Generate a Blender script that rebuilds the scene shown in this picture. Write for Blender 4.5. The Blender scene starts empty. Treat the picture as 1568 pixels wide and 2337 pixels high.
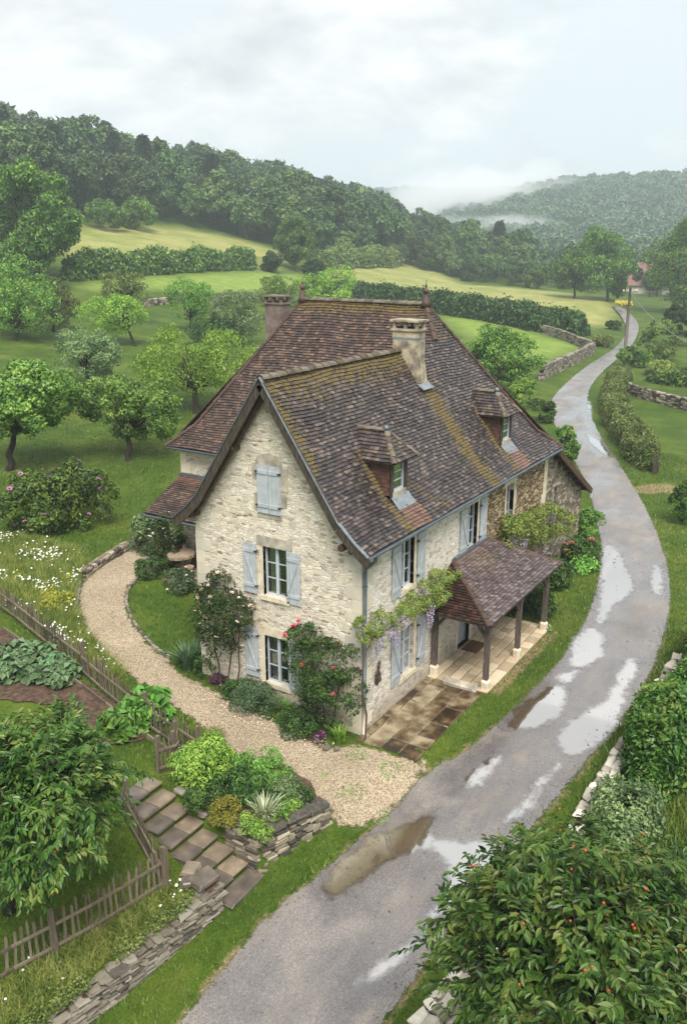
import bpy, math, random
import numpy as np
from mathutils import Vector, Matrix
from mathutils.geometry import delaunay_2d_cdt

rng = np.random.default_rng(7)
random.seed(7)
scene = bpy.context.scene
COL = scene.collection

# ------------------------------------------------------------------ camera
CAM = np.array([-18.603, -11.110, 13.098]); YAW = 0.5600; PIT = -0.2960; FPX = 2012.2
FW = np.array([math.cos(YAW)*math.cos(PIT), math.sin(YAW)*math.cos(PIT), math.sin(PIT)])
RT = np.array([math.sin(YAW), -math.cos(YAW), 0.0]); UP = np.cross(RT, FW)
cd = bpy.data.cameras.new('camera'); cam = bpy.data.objects.new('camera', cd); COL.objects.link(cam)
cam.location = CAM
cam.rotation_euler = (math.pi/2 + PIT, 0, YAW - math.pi/2)
cd.sensor_fit = 'VERTICAL'; cd.sensor_height = 24.0; cd.lens = 24.0*FPX/2337.0
cd.clip_end = 6000; cd.clip_start = 0.1
scene.camera = cam

# ------------------------------------------------------------------ terrain heights
W_X = [-60, 0, 2, 5.7, 11, 20, 45, 55, 75, 116, 127, 188, 232, 300, 400, 800]
W_Z = [0, 0, .03, .33, .95, 1.4, 2.7, 3.3, 6.8, 16.3, 20, 34, 43, 50, 54, 54]
R_X = [-30, -14, -9, -6, -4.5, -2, -.9, 1.7, 4.5, 400]
R_Z = [-4.6, -2.35, -1.6, -1.15, -.9, -.48, -.3, -.12, -.04, -.04]
# lower / upper line of the bank between road and garden, as y over x
L_X = [-40, -14, -10.3, -6.3, -4.95, -3.1, -2.6, 0, 4, 9.9, 14, 19, 24]
L_LO = [6.3, 1.4, .65, -.1, -.35, -.9, -1.95, -2.2, -2.45, -2.5, -2.4, -2.0, -1.5]
L_HI = [6.5, 1.6, .85, .1, -.15, -.7, -.2, -1.9, -1.95, -2.1, -1.9, -1.5, -1.0]

def smooth(t):
    t = np.clip(t, 0, 1); return t*t*(3-2*t)

def Z(x, y):
    x = np.asarray(x, float); y = np.asarray(y, float)
    zg = np.interp(y - .2*x, W_X, W_Z)
    yw = np.interp(x, [-14, -10.3, -6.3], [1.5, .75, 0])
    zg = zg - np.interp(x, [-30, -14, -10.4, -6.3, -5.6, -5.0], [3.6, 2.0, 1.12, .5, .12, 0])*(1-smooth((y-yw-.9)/4.5))
    zr = np.interp(x, R_X, R_Z)
    lo = np.interp(x, L_X, L_LO); hi = np.interp(x, L_X, L_HI)
    t = np.clip((y-lo)/np.maximum(hi-lo, 1e-3), 0, 1)
    b = smooth(t)
    z = zg*b + zr*(1-b)
    st = (x > -6.2) & (x < -4.9) & (y > -.3) & (y < 2.85)      # cut for the garden steps
    z = np.where(st, np.minimum(z, -1.12+np.clip(y-.1, 0, 3)*.438), z)
    # far wooded slope across the valley on the right, and the ridge behind it
    d = np.hypot(x+18.6, y+11.1); az = np.degrees(np.arctan2(y+11.1, x+18.6))
    z = z - zg*np.maximum(smooth((d-330)/150)*smooth((31-az)/4), smooth((d-720)/250)*smooth((39-az)/4))
    k = np.interp(az, [-20, 8, 14, 18.5, 21.5, 24.6, 26.0, 28, 30.5], [1.1, 1.0, .97, .93, .79, .62, .45, .2, 0])
    z = z + k*63*smooth((d-470)/480.0)*(1-smooth((d-1000)/280.0))
    k2 = np.interp(az, [16, 19, 30, 34], [0, 1, 1.0, 0.6])
    z = z + k2*80*smooth((d-1180)/320.0)*np.where(az < 33, 1, 0)
    return z

def Zf(x, y): return float(Z(x, y))

def ray(px, py):
    return FW*FPX + RT*(px-784) - UP*(py-1168.5)

def G(px, py):
    """where the sight line through a point of the photograph meets the ground"""
    D = ray(px, py); D = D/np.linalg.norm(D)
    ts = np.geomspace(6, 2500, 2500)
    P = CAM[None, :] + ts[:, None]*D[None, :]
    h = P[:, 2] - Z(P[:, 0], P[:, 1])
    i = int(np.argmax(h < 0))
    if h[i] >= 0: i = len(ts)-1
    a, b = ts[max(i-1, 0)], ts[i]
    for _ in range(30):
        m = .5*(a+b); p = CAM+m*D
        if p[2]-Zf(p[0], p[1]) > 0: a = m
        else: b = m
    p = CAM+b*D
    return float(p[0]), float(p[1])

def SW(px, py, y=0.0):
    """the same for an upright plane parallel to the road side wall"""
    D = ray(px, py); t = (y-CAM[1])/D[1]; p = CAM+t*D
    return float(p[0]), y, float(p[2])

def GW(px, py, x=0.0):
    D = ray(px, py); t = (x-CAM[0])/D[0]; p = CAM+t*D
    return x, float(p[1]), float(p[2])

def DP(px, py, depth):
    D = ray(px, py)/FPX
    p = CAM+depth*D
    return float(p[0]), float(p[1]), float(p[2])

def in_poly(px, py, poly):
    px = np.asarray(px); py = np.asarray(py); r = np.zeros(px.shape, bool)
    n = len(poly); j = n-1
    for i in range(n):
        xi, yi = poly[i]; xj, yj = poly[j]
        c = ((yi > py) != (yj > py)) & (px < (xj-xi)*(py-yi)/((yj-yi) if yj != yi else 1e-9)+xi)
        r ^= c; j = i
    return r

def dist_line(px, py, line, closed=False):
    px = np.asarray(px); py = np.asarray(py); d = np.full(px.shape, 1e9)
    pts = list(line)+([line[0]] if closed else [])
    for (x0, y0), (x1, y1) in zip(pts[:-1], pts[1:]):
        dx, dy = x1-x0, y1-y0; L = dx*dx+dy*dy+1e-12
        t = np.clip(((px-x0)*dx+(py-y0)*dy)/L, 0, 1)
        d = np.minimum(d, np.hypot(px-x0-t*dx, py-y0-t*dy))
    return d

# ------------------------------------------------------------------ node helpers
def s2l(c):
    return tuple(((v/255)/12.92 if v/255 <= .04045 else ((v/255+.055)/1.055)**2.4) for v in c)+(1,)

class NT:
    def __init__(s, name, world=False):
        if world: s.t = name.node_tree
        else:
            s.m = bpy.data.materials.new(name); s.m.use_nodes = True; s.t = s.m.node_tree
        s.t.nodes.clear()
    def n(s, typ, **kw):
        nd = s.t.nodes.new(typ)
        for k, v in kw.items():
            if k == 'inp':
                for kk, vv in v.items():
                    if hasattr(vv, 'is_output') or isinstance(vv, bpy.types.NodeSocket): s.t.links.new(vv, nd.inputs[kk])
                    else: nd.inputs[kk].default_value = vv
            else: setattr(nd, k, v)
        return nd
    def l(s, a, b): s.t.links.new(a, b)
    def ramp(s, fac, stops, interp='LINEAR'):
        r = s.n('ShaderNodeValToRGB'); r.color_ramp.interpolation = interp
        e = r.color_ramp.elements
        while len(e) < len(stops): e.new(.5)
        for el, (p, c) in zip(e, stops):
            el.position = p; el.color = c if len(c) == 4 else tuple(c)+(1,)
        s.l(fac, r.inputs[0]); return r.outputs[0]
    def math(s, op, a, b=0.0, c=None, clamp=False):
        m = s.n('ShaderNodeMath', operation=op, use_clamp=clamp)
        for i, v in enumerate((a, b) if c is None else (a, b, c)):
            if isinstance(v, (int, float)): m.inputs[i].default_value = v
            else: s.l(v, m.inputs[i])
        return m.outputs[0]
    def mix(s, fac, a, b, blend='MIX'):
        m = s.n('ShaderNodeMix', data_type='RGBA', blend_type=blend)
        for i, v in ((0, fac), (6, a), (7, b)):
            if isinstance(v, (int, float)): m.inputs[i].default_value = v
            elif isinstance(v, tuple): m.inputs[i].default_value = v if len(v) == 4 else v+(1,)
            else: s.l(v, m.inputs[i])
        return m.outputs[2]
    def coord(s, which='Object', scale=(1, 1, 1)):
        if which == 'Position': o = s.n('ShaderNodeNewGeometry').outputs['Position']
        else: o = s.n('ShaderNodeTexCoord').outputs[which]
        if scale != (1, 1, 1):
            o = s.n('ShaderNodeMapping', inp={'Vector': o, 'Scale': scale}).outputs[0]
        return o
    def noise(s, vec, scale, detail=4, rough=.55, dist=0.0):
        return s.n('ShaderNodeTexNoise', inp={'Vector': vec, 'Scale': scale, 'Detail': detail, 'Roughness': rough, 'Distortion': dist})
    def bsdf(s, color, rough=.8, bump=None, bstr=.3, bdist=.02, spec=.5, metal=0.0, coat=0.0, trans=None, normal=None):
        b = s.n('ShaderNodeBsdfPrincipled')
        for k, v in (('Base Color', color), ('Roughness', rough), ('Specular IOR Level', spec), ('Metallic', metal), ('Coat Weight', coat)):
            if isinstance(v, (int, float)): b.inputs[k].default_value = v
            elif isinstance(v, tuple): b.inputs[k].default_value = v if len(v) == 4 else v+(1,)
            else: s.l(v, b.inputs[k])
        if bump is not None:
            bp = s.n('ShaderNodeBump', inp={'Strength': bstr, 'Distance': bdist}); s.l(bump, bp.inputs['Height'])
            s.l(bp.outputs[0], b.inputs['Normal'])
        out = s.n('ShaderNodeOutputMaterial')
        sh = b.outputs[0]
        if trans is not None:
            tr = s.n('ShaderNodeBsdfTranslucent')
            s.l(trans, tr.inputs['Color'])
            mx = s.n('ShaderNodeMixShader', inp={0: .18, 1: sh, 2: tr.outputs[0]}); sh = mx.outputs[0]
        s.l(sh, out.inputs[0]); s.b = b
        return s.m

def island(nt): return nt.n('ShaderNodeNewGeometry').outputs['Random Per Island']

def leafmat(name, cols, rough=.45, spec=.35, nscale=1.2, transl=True):
    """leaf colours vary from leaf to leaf and from spray to spray"""
    t = NT(name)
    v = t.noise(t.coord('Object'), nscale, 2).outputs[0]
    f = t.math('ADD', t.math('MULTIPLY', island(t), .6), t.math('MULTIPLY', t.math('SUBTRACT', v, .34), 1.5), clamp=True)
    n = len(cols)
    c = t.ramp(f, [(i/(n-1)*.9+.05, s2l(k)) for i, k in enumerate(cols)])
    oi = t.n('ShaderNodeObjectInfo').outputs['Random']
    h = t.n('ShaderNodeHueSaturation', inp={'Color': c, 'Saturation': .93, 'Hue': t.math('ADD', t.math('MULTIPLY', oi, .025), .472), 'Value': t.math('ADD', t.math('MULTIPLY', oi, .55), .60)})
    tc = t.mix(.5, h.outputs[0], (.25, .45, .05, 1), 'MULTIPLY')
    tc = t.n('ShaderNodeHueSaturation', inp={'Color': h.outputs[0], 'Value': 1.35, 'Hue': .485}).outputs[0]
    return t.bsdf(h.outputs[0], rough, spec=spec, trans=tc if transl else None)

def noisemat(name, cols, scale=4, rough=.85, bump=.3, bdist=.02, detail=5, coord='Position', sc=(1, 1, 1), spec=.4, isl=0.0, rng_=None):
    t = NT(name); co = t.coord(coord, sc)
    nz = t.noise(co, scale, detail).outputs[0]
    f = nz
    if isl: f = t.math('ADD', t.math('MULTIPLY', nz, 1-isl), t.math('MULTIPLY', island(t), isl))
    lo, hi = rng_ or ((.3, .7) if not isl else (.2, .85))
    n = len(cols)
    c = t.ramp(f, [(lo+(hi-lo)*i/(n-1), s2l(k)) for i, k in enumerate(cols)])
    return t.bsdf(c, rough, bump=nz if bump else None, bstr=bump, bdist=bdist, spec=spec)

def rubble(name, stones, mortar, sx, sz, edge=.07, dark=.0, bump=.6, rough=.85, wash=None, tint=None):
    """coursed rubble masonry: irregular flat stones in mortar"""
    t = NT(name); pos = t.coord('Position')
    d1 = t.noise(pos, 1.7, 3).outputs['Color']
    off = t.n('ShaderNodeVectorMath', operation='MULTIPLY_ADD', inp={0: d1, 1: (.10, .10, .10), 2: pos}).outputs[0]
    d2 = t.noise(pos, 9, 2).outputs['Color']
    off = t.n('ShaderNodeVectorMath', operation='MULTIPLY_ADD', inp={0: d2, 1: (.05, .05, .05), 2: off}).outputs[0]
    m = t.n('ShaderNodeMapping', inp={'Vector': off, 'Scale': (sx, sx, sz)}).outputs[0]
    vc = t.n('ShaderNodeTexVoronoi', feature='F1', inp={'Vector': m, 'Scale': 1.0, 'Randomness': .92})
    ve = t.n('ShaderNodeTexVoronoi', feature='DISTANCE_TO_EDGE', inp={'Vector': m, 'Scale': 1.0, 'Randomness': .92})
    sep = t.n('ShaderNodeSeparateColor', inp={0: vc.outputs['Color']}).outputs
    n = len(stones)
    sc = t.ramp(sep[0], [(i/n, s2l(k)) for i, k in enumerate(stones)], 'CONSTANT')
    fine = t.noise(pos, 22, 4).outputs[0]
    sc = t.mix(.35, sc, t.ramp(fine, [(.3, (.55, .5, .45)), (.7, (1.1, 1.1, 1.1))]), 'MULTIPLY')
    ew = t.math('MULTIPLY', t.noise(pos, 3.0, 3).outputs[0], edge*2.2)
    mask = t.n('ShaderNodeMapRange', interpolation_type='SMOOTHSTEP', inp={0: ve.outputs[0], 1: t.math('MULTIPLY', ew, .35), 2: ew}).outputs[0]
    mc = t.mix(fine, s2l(mortar), s2l(tuple(int(v*.93) for v in mortar)))
    c = t.mix(mask, mc, sc)
    if wash:
        wm = t.n('ShaderNodeMapRange', inp={0: t.noise(pos, .8, 4, .6).outputs[0], 1: .38, 2: .62}).outputs[0]
        c = t.mix(t.math('MULTIPLY', wm, wash[1]), c, s2l(wash[0]))
    if tint:   # weathering stains, broad
        tm = t.n('ShaderNodeMapRange', inp={0: t.noise(t.coord('Position', (1, 1, .6)), .55, 5, .62).outputs[0], 1: .5, 2: .72}).outputs[0]
        c = t.mix(t.math('MULTIPLY', tm, tint[1]), c, s2l(tint[0]))
    # mud splashed up the foot of the wall
    hz = t.n('ShaderNodeSeparateXYZ', inp={0: pos}).outputs[2]
    sp = t.n('ShaderNodeMapRange', interpolation_type='SMOOTHSTEP', inp={0: t.math('ADD', hz, t.math('MULTIPLY', t.noise(pos, 1.6, 5, .7).outputs[0], -1.3)), 1: .25, 2: -.5}).outputs[0]
    c = t.mix(t.math('MULTIPLY', sp, .5), c, s2l((134,116,88)))
    h = t.math('ADD', t.math('MULTIPLY', mask, 1.0), t.math('MULTIPLY', fine, .35))
    h = t.math('ADD', h, t.math('MULTIPLY', sep[1], .5))
    return t.bsdf(c, rough, bump=h, bstr=bump, bdist=.025, spec=.3)

def tilemat(name, cols, moss=(84, 72, 36), rough=.42):
    t = NT(name); pos = t.coord('Position')
    i = island(t)
    n = len(cols)
    c = t.ramp(i, [(k/n, s2l(v)) for k, v in enumerate(cols)], 'CONSTANT')
    big = t.noise(pos, .7, 4).outputs[0]
    c = t.mix(.55, c, t.ramp(big, [(.32, (.62, .58, .62)), (.68, (1.25, 1.15, 1.1))]), 'MULTIPLY')
    fine = t.noise(pos, 30, 3).outputs[0]
    c = t.mix(.4, c, t.ramp(fine, [(.3, (.6, .6, .6)), (.7, (1.2, 1.2, 1.2))]), 'MULTIPLY')
    at = t.n('ShaderNodeAttribute', attribute_name='moss').outputs['Fac']
    mm = t.math('ADD', at, t.math('MULTIPLY', t.math('SUBTRACT', t.noise(pos, 7, 4, .7).outputs[0], .5), 2.4))
    mm = t.n('ShaderNodeMapRange', inp={0: mm, 1: .42, 2: .62}).outputs[0]
    mc = t.mix(t.noise(pos, 11, 2).outputs[0], s2l(moss), s2l(tuple(min(255, int(v*1.35)) for v in moss)))
    c = t.mix(t.math('MULTIPLY', mm, .9), c, mc)
    old = t.n('ShaderNodeAttribute', attribute_name='fresh').outputs['Fac']
    fc = t.ramp(t.math('FRACT', t.math('MULTIPLY', i, 7.3)), [(0, s2l((128, 92, 74))), (.5, s2l((150, 108, 82))), (1, s2l((110, 82, 72)))])
    c = t.mix(t.math('MULTIPLY', old, .9), c, fc)
    r = t.math('ADD', t.math('MULTIPLY', mm, .45), t.math('ADD', rough-.08, t.math('MULTIPLY', fine, .2)))
    return t.bsdf(c, r, bump=fine, bstr=.25, bdist=.01, spec=.5)

# ------------------------------------------------------------------ mesh helpers
class MB:
    def __init__(s): s.v = []; s.f = []; s.mi = []; s.attr = {}
    def add(s, verts, faces, mi=0):
        o = len(s.v); s.v += [tuple(map(float, p)) for p in verts]
        s.f += [tuple(o+i for i in f) for f in faces]; s.mi += [mi]*len(faces)
        return o
    def box(s, c, size, rot=None, mi=0, jit=0.0, taper=1.0):
        hx, hy, hz = size[0]/2, size[1]/2, size[2]/2
        vs = []
        for dz in (-1, 1):
            k = taper if dz > 0 else 1
            for dx, dy in ((-1, -1), (1, -1), (1, 1), (-1, 1)):
                v = Vector((dx*hx*k, dy*hy*k, dz*hz))
                if jit: v += Vector((random.uniform(-1, 1)*jit*hx, random.uniform(-1, 1)*jit*hy, random.uniform(-1, 1)*jit*hz))
                if rot is not None: v = rot @ v
                vs.append(v+Vector(c))
        s.add(vs, [(0, 3, 2, 1), (4, 5, 6, 7), (0, 1, 5, 4), (1, 2, 6, 5), (2, 3, 7, 6), (3, 0, 4, 7)], mi)
    def bbox(s, a, b, mi=0):
        s.box([(a[i]+b[i])/2 for i in range(3)], [abs(b[i]-a[i]) for i in range(3)], None, mi)
    def stone(s, c, size, rot=None, mi=0, jit=.18):
        """a rough block with chamfered edges"""
        hx, hy, hz = [v/2 for v in size]
        ch = .22*min(size); vs = []; idx = {}
        for sx in (-1, 1):
            for sy in (-1, 1):
                for sz in (-1, 1):
                    j = [random.uniform(-jit, jit)*h for h in (hx, hy, hz)]
                    for ax in range(3):
                        p = [sx*(hx-(ch if ax != 0 else 0))+j[0], sy*(hy-(ch if ax != 1 else 0))+j[1], sz*(hz-(ch if ax != 2 else 0))+j[2]]
                        v = Vector(p)
                        if rot is not None: v = rot @ v
                        idx[(sx, sy, sz, ax)] = len(vs); vs.append(v+Vector(c))
        F = []
        for ax in range(3):
            o = [a for a in range(3) if a != ax]
            for sg in (-1, 1):
                q = []
                for a, b in ((-1, -1), (1, -1), (1, 1), (-1, 1)):
                    k = [0, 0, 0]; k[ax] = sg; k[o[0]] = a; k[o[1]] = b
                    q.append(idx[(k[0], k[1], k[2], ax)])
                if (sg > 0) == (ax == 1): q = q[::-1]
                F.append(tuple(q))
        for ax in range(3):   # edge chamfers along axis ax
            o = [a for a in range(3) if a != ax]
            for a in (-1, 1):
                for b in (-1, 1):
                    k0 = [0, 0, 0]; k0[o[0]] = a; k0[o[1]] = b
                    k1 = list(k0); k0[ax] = -1; k1[ax] = 1
                    q = (idx[(*k0, o[0])], idx[(*k1, o[0])], idx[(*k1, o[1])], idx[(*k0, o[1])])
                    F.append(q)
        for sx in (-1, 1):
            for sy in (-1, 1):
                for sz in (-1, 1):
                    F.append(tuple(idx[(sx, sy, sz, a)] for a in range(3)))
        s.add(vs, F, mi)
    def beam(s, p0, p1, w, h, up=(0, 0, 1), mi=0):
        p0 = Vector(p0); p1 = Vector(p1); d = (p1-p0); L = d.length; d.normalize()
        u = Vector(up); sd = d.cross(u)
        if sd.length < 1e-4: sd = Vector((1, 0, 0))
        sd.normalize(); u = sd.cross(d)
        R = Matrix((d, sd, u)).transposed()
        s.box((p0+p1)/2, (L, w, h), R, mi)
    def tube(s, pts, rad, n=8, mi=0, cap=True):
        pts = [Vector(p) for p in pts]
        rad = rad if hasattr(rad, '__len__') else [rad]*len(pts)
        rings = []; ref = Vector((0, 0, 1))
        vs = []; fs = []
        for i, p in enumerate(pts):
            d = (pts[min(i+1, len(pts)-1)]-pts[max(i-1, 0)])
            d = d.normalized() if d.length > 1e-9 else Vector((0, 0, 1))
            a = d.cross(ref)
            if a.length < .05: a = d.cross(Vector((1, 0, 0)))
            a.normalize(); b = d.cross(a)
            for k in range(n):
                t = 2*math.pi*k/n
                vs.append(p+(a*math.cos(t)+b*math.sin(t))*rad[i])
        for i in range(len(pts)-1):
            for k in range(n):
                k2 = (k+1) % n
                fs.append((i*n+k, i*n+k2, (i+1)*n+k2, (i+1)*n+k))
        if cap:
            fs.append(tuple(range(n))); fs.append(tuple((len(pts)-1)*n+k for k in range(n))[::-1])
        s.add(vs, fs, mi)
    def lathe(s, c, prof, n=12, mi=0):
        vs = []; fs = [tuple(range(n))[::-1]]
        for r, z in prof:
            for k in range(n):
                t = 2*math.pi*k/n; vs.append((c[0]+r*math.cos(t), c[1]+r*math.sin(t), c[2]+z))
        for i in range(len(prof)-1):
            for k in range(n):
                k2 = (k+1) % n; fs.append((i*n+k, i*n+k2, (i+1)*n+k2, (i+1)*n+k))
        fs.append(tuple((len(prof)-1)*n+k for k in range(n)))
        s.add(vs, fs, mi)
    def prism(s, poly, z0, z1, mi=0):
        n = len(poly)
        vs = [(x, y, z0) for x, y in poly]+[(x, y, z1) for x, y in poly]
        fs = [tuple(range(n))[::-1], tuple(range(n, 2*n))]+[(i, (i+1) % n, n+(i+1) % n, n+i) for i in range(n)]
        s.add(vs, fs, mi)
    def build(s, name, mats, parent=None, smooth=False, loc=None):
        me = bpy.data.meshes.new(name)
        me.from_pydata(s.v, [], s.f); me.update()
        mats = mats if isinstance(mats, (list, tuple)) else [mats]
        for m in mats: me.materials.append(m)
        if len(mats) > 1: me.polygons.foreach_set('material_index', s.mi)
        if smooth: me.polygons.foreach_set('use_smooth', [True]*len(me.polygons))
        for k, a in s.attr.items():
            at = me.attributes.new(k, 'FLOAT', 'POINT'); at.data.foreach_set('value', a)
        o = bpy.data.objects.new(name, me); COL.objects.link(o)
        if parent is not None: o.parent = parent
        if loc is not None: o.location = loc
        return o

def npmesh(name, V, F, mats, parent=None, mi=None, smooth=False, loc=None):
    """V (n,3), F (m,4) or (m,3) arrays"""
    me = bpy.data.meshes.new(name)
    V = np.asarray(V, np.float32); F = np.asarray(F, np.int32); k = F.shape[1]
    me.vertices.add(len(V)); me.vertices.foreach_set('co', V.ravel())
    me.loops.add(F.size); me.loops.foreach_set('vertex_index', F.ravel())
    me.polygons.add(len(F)); me.polygons.foreach_set('loop_start', np.arange(0, F.size, k, dtype=np.int32))
    me.update(calc_edges=True)
    mats = mats if isinstance(mats, (list, tuple)) else [mats]
    for m in mats: me.materials.append(m)
    if mi is not None: me.polygons.foreach_set('material_index', np.asarray(mi, np.int32))
    me.polygons.foreach_set('use_smooth', np.full(len(F), smooth))
    o = bpy.data.objects.new(name, me); COL.objects.link(o)
    if parent is not None: o.parent = parent
    if loc is not None: o.location = loc
    return o

def empty(name, loc=(0, 0, 0), rz=0.0):
    o = bpy.data.objects.new(name, None); COL.objects.link(o); o.location = loc; o.rotation_euler = (0, 0, rz)
    o.empty_display_size = .3
    return o

def tag(o, label=None, cat=None, group=None, kind=None):
    if label: o['label'] = label
    if cat: o['category'] = cat
    if group: o['group'] = group
    if kind: o['kind'] = kind
    return o

def copy_tree(o, parent=None):
    c = o.copy(); COL.objects.link(c)
    if parent is not None: c.parent = parent
    for ch in list(o.children): copy_tree(ch, c)
    return c

# ------------------------------------------------------------------ foliage helpers
def unit(v): return v/np.maximum(np.linalg.norm(v, axis=-1, keepdims=True), 1e-9)

def leaf_quads(P, axis, nrm, L, Wd, fold=.25, droop=.0):
    """diamond leaves: base, two sides, tip"""
    axis = unit(axis); side = unit(np.cross(axis, nrm)); n2 = np.cross(side, axis)
    L = np.asarray(L).reshape(-1, 1); Wd = np.asarray(Wd).reshape(-1, 1)
    b = P; tip = P+axis*L-n2*L*droop
    m = P+axis*L*.45+n2*Wd*fold
    V = np.stack([b, m+side*Wd*.5, tip, m-side*Wd*.5], 1).reshape(-1, 3)
    F = np.arange(len(P)*4).reshape(-1, 4)
    return V, F

def clump_leaves(lobes, n, leaf, r, clumps=60, csize=.32, aspect=.55, up=.35, inner=.25, flat=.8, droop=.15):
    """leaves gathered into clumps that sit on the surfaces of the crown lobes"""
    lobes = [(np.array(c, float), np.array(q, float) if hasattr(q, '__len__') else np.array([q, q, q], float)) for c, q in lobes]
    wgt = np.array([np.prod(q)**(2/3) for c, q in lobes]); wgt /= wgt.sum()
    cc = []; cr = []; cn = []
    while len(cc) < clumps:
        k = r.choice(len(lobes), p=wgt); c, q = lobes[k]
        d = unit(r.normal(size=3)); d[2] = d[2] if r.random() < .8 or d[2] > 0 else -d[2]
        p = c+q*d*(1-inner*r.random()**1.5)
        deep = False
        for j, (c2, q2) in enumerate(lobes):
            if j != k and (((p-c2)/q2)**2).sum() < .55: deep = True
        if deep: continue
        cc.append(p); cr.append(csize*q.mean()*(.6+.8*r.random())); cn.append(d)
    cc = np.array(cc); cr = np.array(cr); cn = np.array(cn)
    pk = cr**2/np.sum(cr**2)
    i = r.choice(len(cc), size=n, p=pk)
    d = unit(r.normal(size=(n, 3))+cn[i]*.55+np.array([0, 0, up])*.8)
    P = cc[i]+d*(cr[i]*(1-.45*r.random(n)**2))[:, None]*np.array([1, 1, flat])
    nr = unit(d+np.array([0, 0, up])+r.normal(size=(n, 3))*.45)
    ax = unit(np.cross(nr, r.normal(size=(n, 3)))+np.array([0, 0, -.25]))
    L = leaf*(.65+.7*r.random(n))
    return leaf_quads(P, ax, nr, L, L*aspect, .2, droop), cc

def tri_tubes(branch_core, n=6):
    mb = MB()
    for pts, rad in branch_core: mb.tube(pts, rad, n)
    return mb

def wiggle(p0, p1, k=4, amp=.08, r=random):
    p0 = Vector(p0); p1 = Vector(p1); L = (p1-p0).length; out = []
    for i in range(k+1):
        t = i/k; p = p0.lerp(p1, t)
        if 0 < i < k: p = p+Vector((r.uniform(-1, 1), r.uniform(-1, 1), r.uniform(-.5, .5)))*amp*L
        out.append(p)
    return out
# ------------------------------------------------------------------ materials
MAT = {}
MAT['rub_gable'] = rubble('gable rubble', [(224,212,190),(206,196,176),(234,226,208),(196,186,170),(216,204,182),(176,164,148),(226,210,184),(150,128,104),(222,206,178),(204,192,172)], (240,232,216), 5.0, 13.5, .10, wash=((238,230,214), .32), bump=1.0)
MAT['rub_side'] = rubble('limewashed rubble', [(228,220,206),(214,204,188),(236,230,218),(200,186,166),(222,212,194),(238,232,220),(186,168,146),(230,222,208)], (242,236,224), 5.0, 12.0, .10, wash=((242,234,220), .30), bump=.9)
MAT['rub_old'] = rubble('unrendered old rubble', [(168,146,112),(190,168,132),(140,118,90),(204,186,152),(120,98,74),(178,156,122),(152,136,112)], (84,64,46), 3.4, 11, .075, bump=1.0)
MAT['rub_grey'] = rubble('grey field stone', [(150,138,122),(128,118,106),(170,158,140),(112,102,92),(186,174,154),(142,126,106),(100,92,84)], (104,92,78), 4.4, 9.5, .06, bump=.9)
MAT['rub_dry'] = noisemat('dry stone', [(58,54,48),(98,90,78),(142,132,114),(176,166,144)], 6, .9, .5, .03, 6, isl=.6)
MAT['rub_pale'] = noisemat('pale lichened stone', [(72,68,60),(103,96,84),(128,121,107),(141,136,124)], 7, .9, .5, .03, 6, isl=.6)
MAT['rub_white'] = noisemat('white limestone rubble', [(110,104,92),(150,143,130),(186,179,165),(216,210,198)], 7, .9, .5, .03, 6, isl=.6)
MAT['cope'] = noisemat('dark lichened coping and riser shade', [(34,31,29),(52,48,44),(70,66,60),(96,90,80),(168,162,146)], 9, .7, .6, .03, 7, isl=.25)
MAT['quoin'] = noisemat('dressed limestone', [(168,164,156),(196,188,172),(218,206,182),(226,214,190)], 2.6, .85, .25, .02, 6, isl=.55)
MAT['lintel'] = noisemat('weathered lintel stone', [(176,164,142),(208,196,172),(224,212,188)], 3.2, .85, .2, .02, 6)
MAT['lintel_grey'] = noisemat('grey weathered stone', [(128,122,112),(164,156,142),(196,186,166)], 3.2, .85, .3, .02, 6)
MAT['tile_main'] = tilemat('old brown tiles', [(57,51,50),(70,62,60),(50,45,45),(82,73,69),(63,56,54),(93,81,76),(54,49,49),(75,68,66),(110,98,90),(46,42,42),(67,59,57),(87,80,77),(60,54,53),(51,47,47),(78,70,66),(67,61,60)])
MAT['tile_back'] = tilemat('brown red tiles', [(72,57,51),(84,67,59),(63,52,47),(97,77,66),(58,48,45),(111,90,76),(79,64,58),(69,56,53),(90,72,63),(62,50,46)], rough=.55)
MAT['tile_porch'] = tilemat('grey violet tiles', [(95,85,86),(82,73,74),(109,100,100),(73,64,64),(101,89,87),(122,113,113),(88,77,76)], moss=(94,81,59), rough=.36)
MAT['tile_red'] = tilemat('red brown tiles', [(61,40,32),(51,35,29),(72,47,37),(45,31,27),(39,28,25),(81,57,45)], moss=(23,19,17))
MAT['tile_far'] = tilemat('faded red tiles', [(136,98,90),(126,92,86),(146,106,98)], rough=.8)
MAT['deck'] = noisemat('roof underlay', [(50,38,34),(70,54,48)], 3, .9, .1)
MAT['ridge'] = noisemat('mossy ridge tiles', [(64,56,41),(93,84,66),(118,109,96),(80,69,61),(69,55,49)], 5, .8, .4, .02, 6, isl=.5)
MAT['ridge_red'] = noisemat('red ridge tiles', [(57,45,39),(76,58,49),(89,69,59)], 5, .75, .3, .02, 6, isl=.5)
MAT['finial'] = noisemat('fired clay', [(72,54,50),(92,70,64)], 8, .6, .2)
MAT['oldwood'] = noisemat('weathered oak', [(40,33,28),(64,54,46),(92,82,70)], 3, .8, .4, .01, 6, sc=(6, 6, 1))
MAT['brownwood'] = noisemat('brown timber', [(52,36,26),(76,54,38),(98,74,54)], 4, .7, .3, .01, 6, sc=(2, 2, 1))
MAT['postwood'] = noisemat('grey oak post', [(64,54,50),(88,76,70),(118,106,98)], 5, .75, .4, .01, 6, sc=(6, 6, .7))
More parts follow.
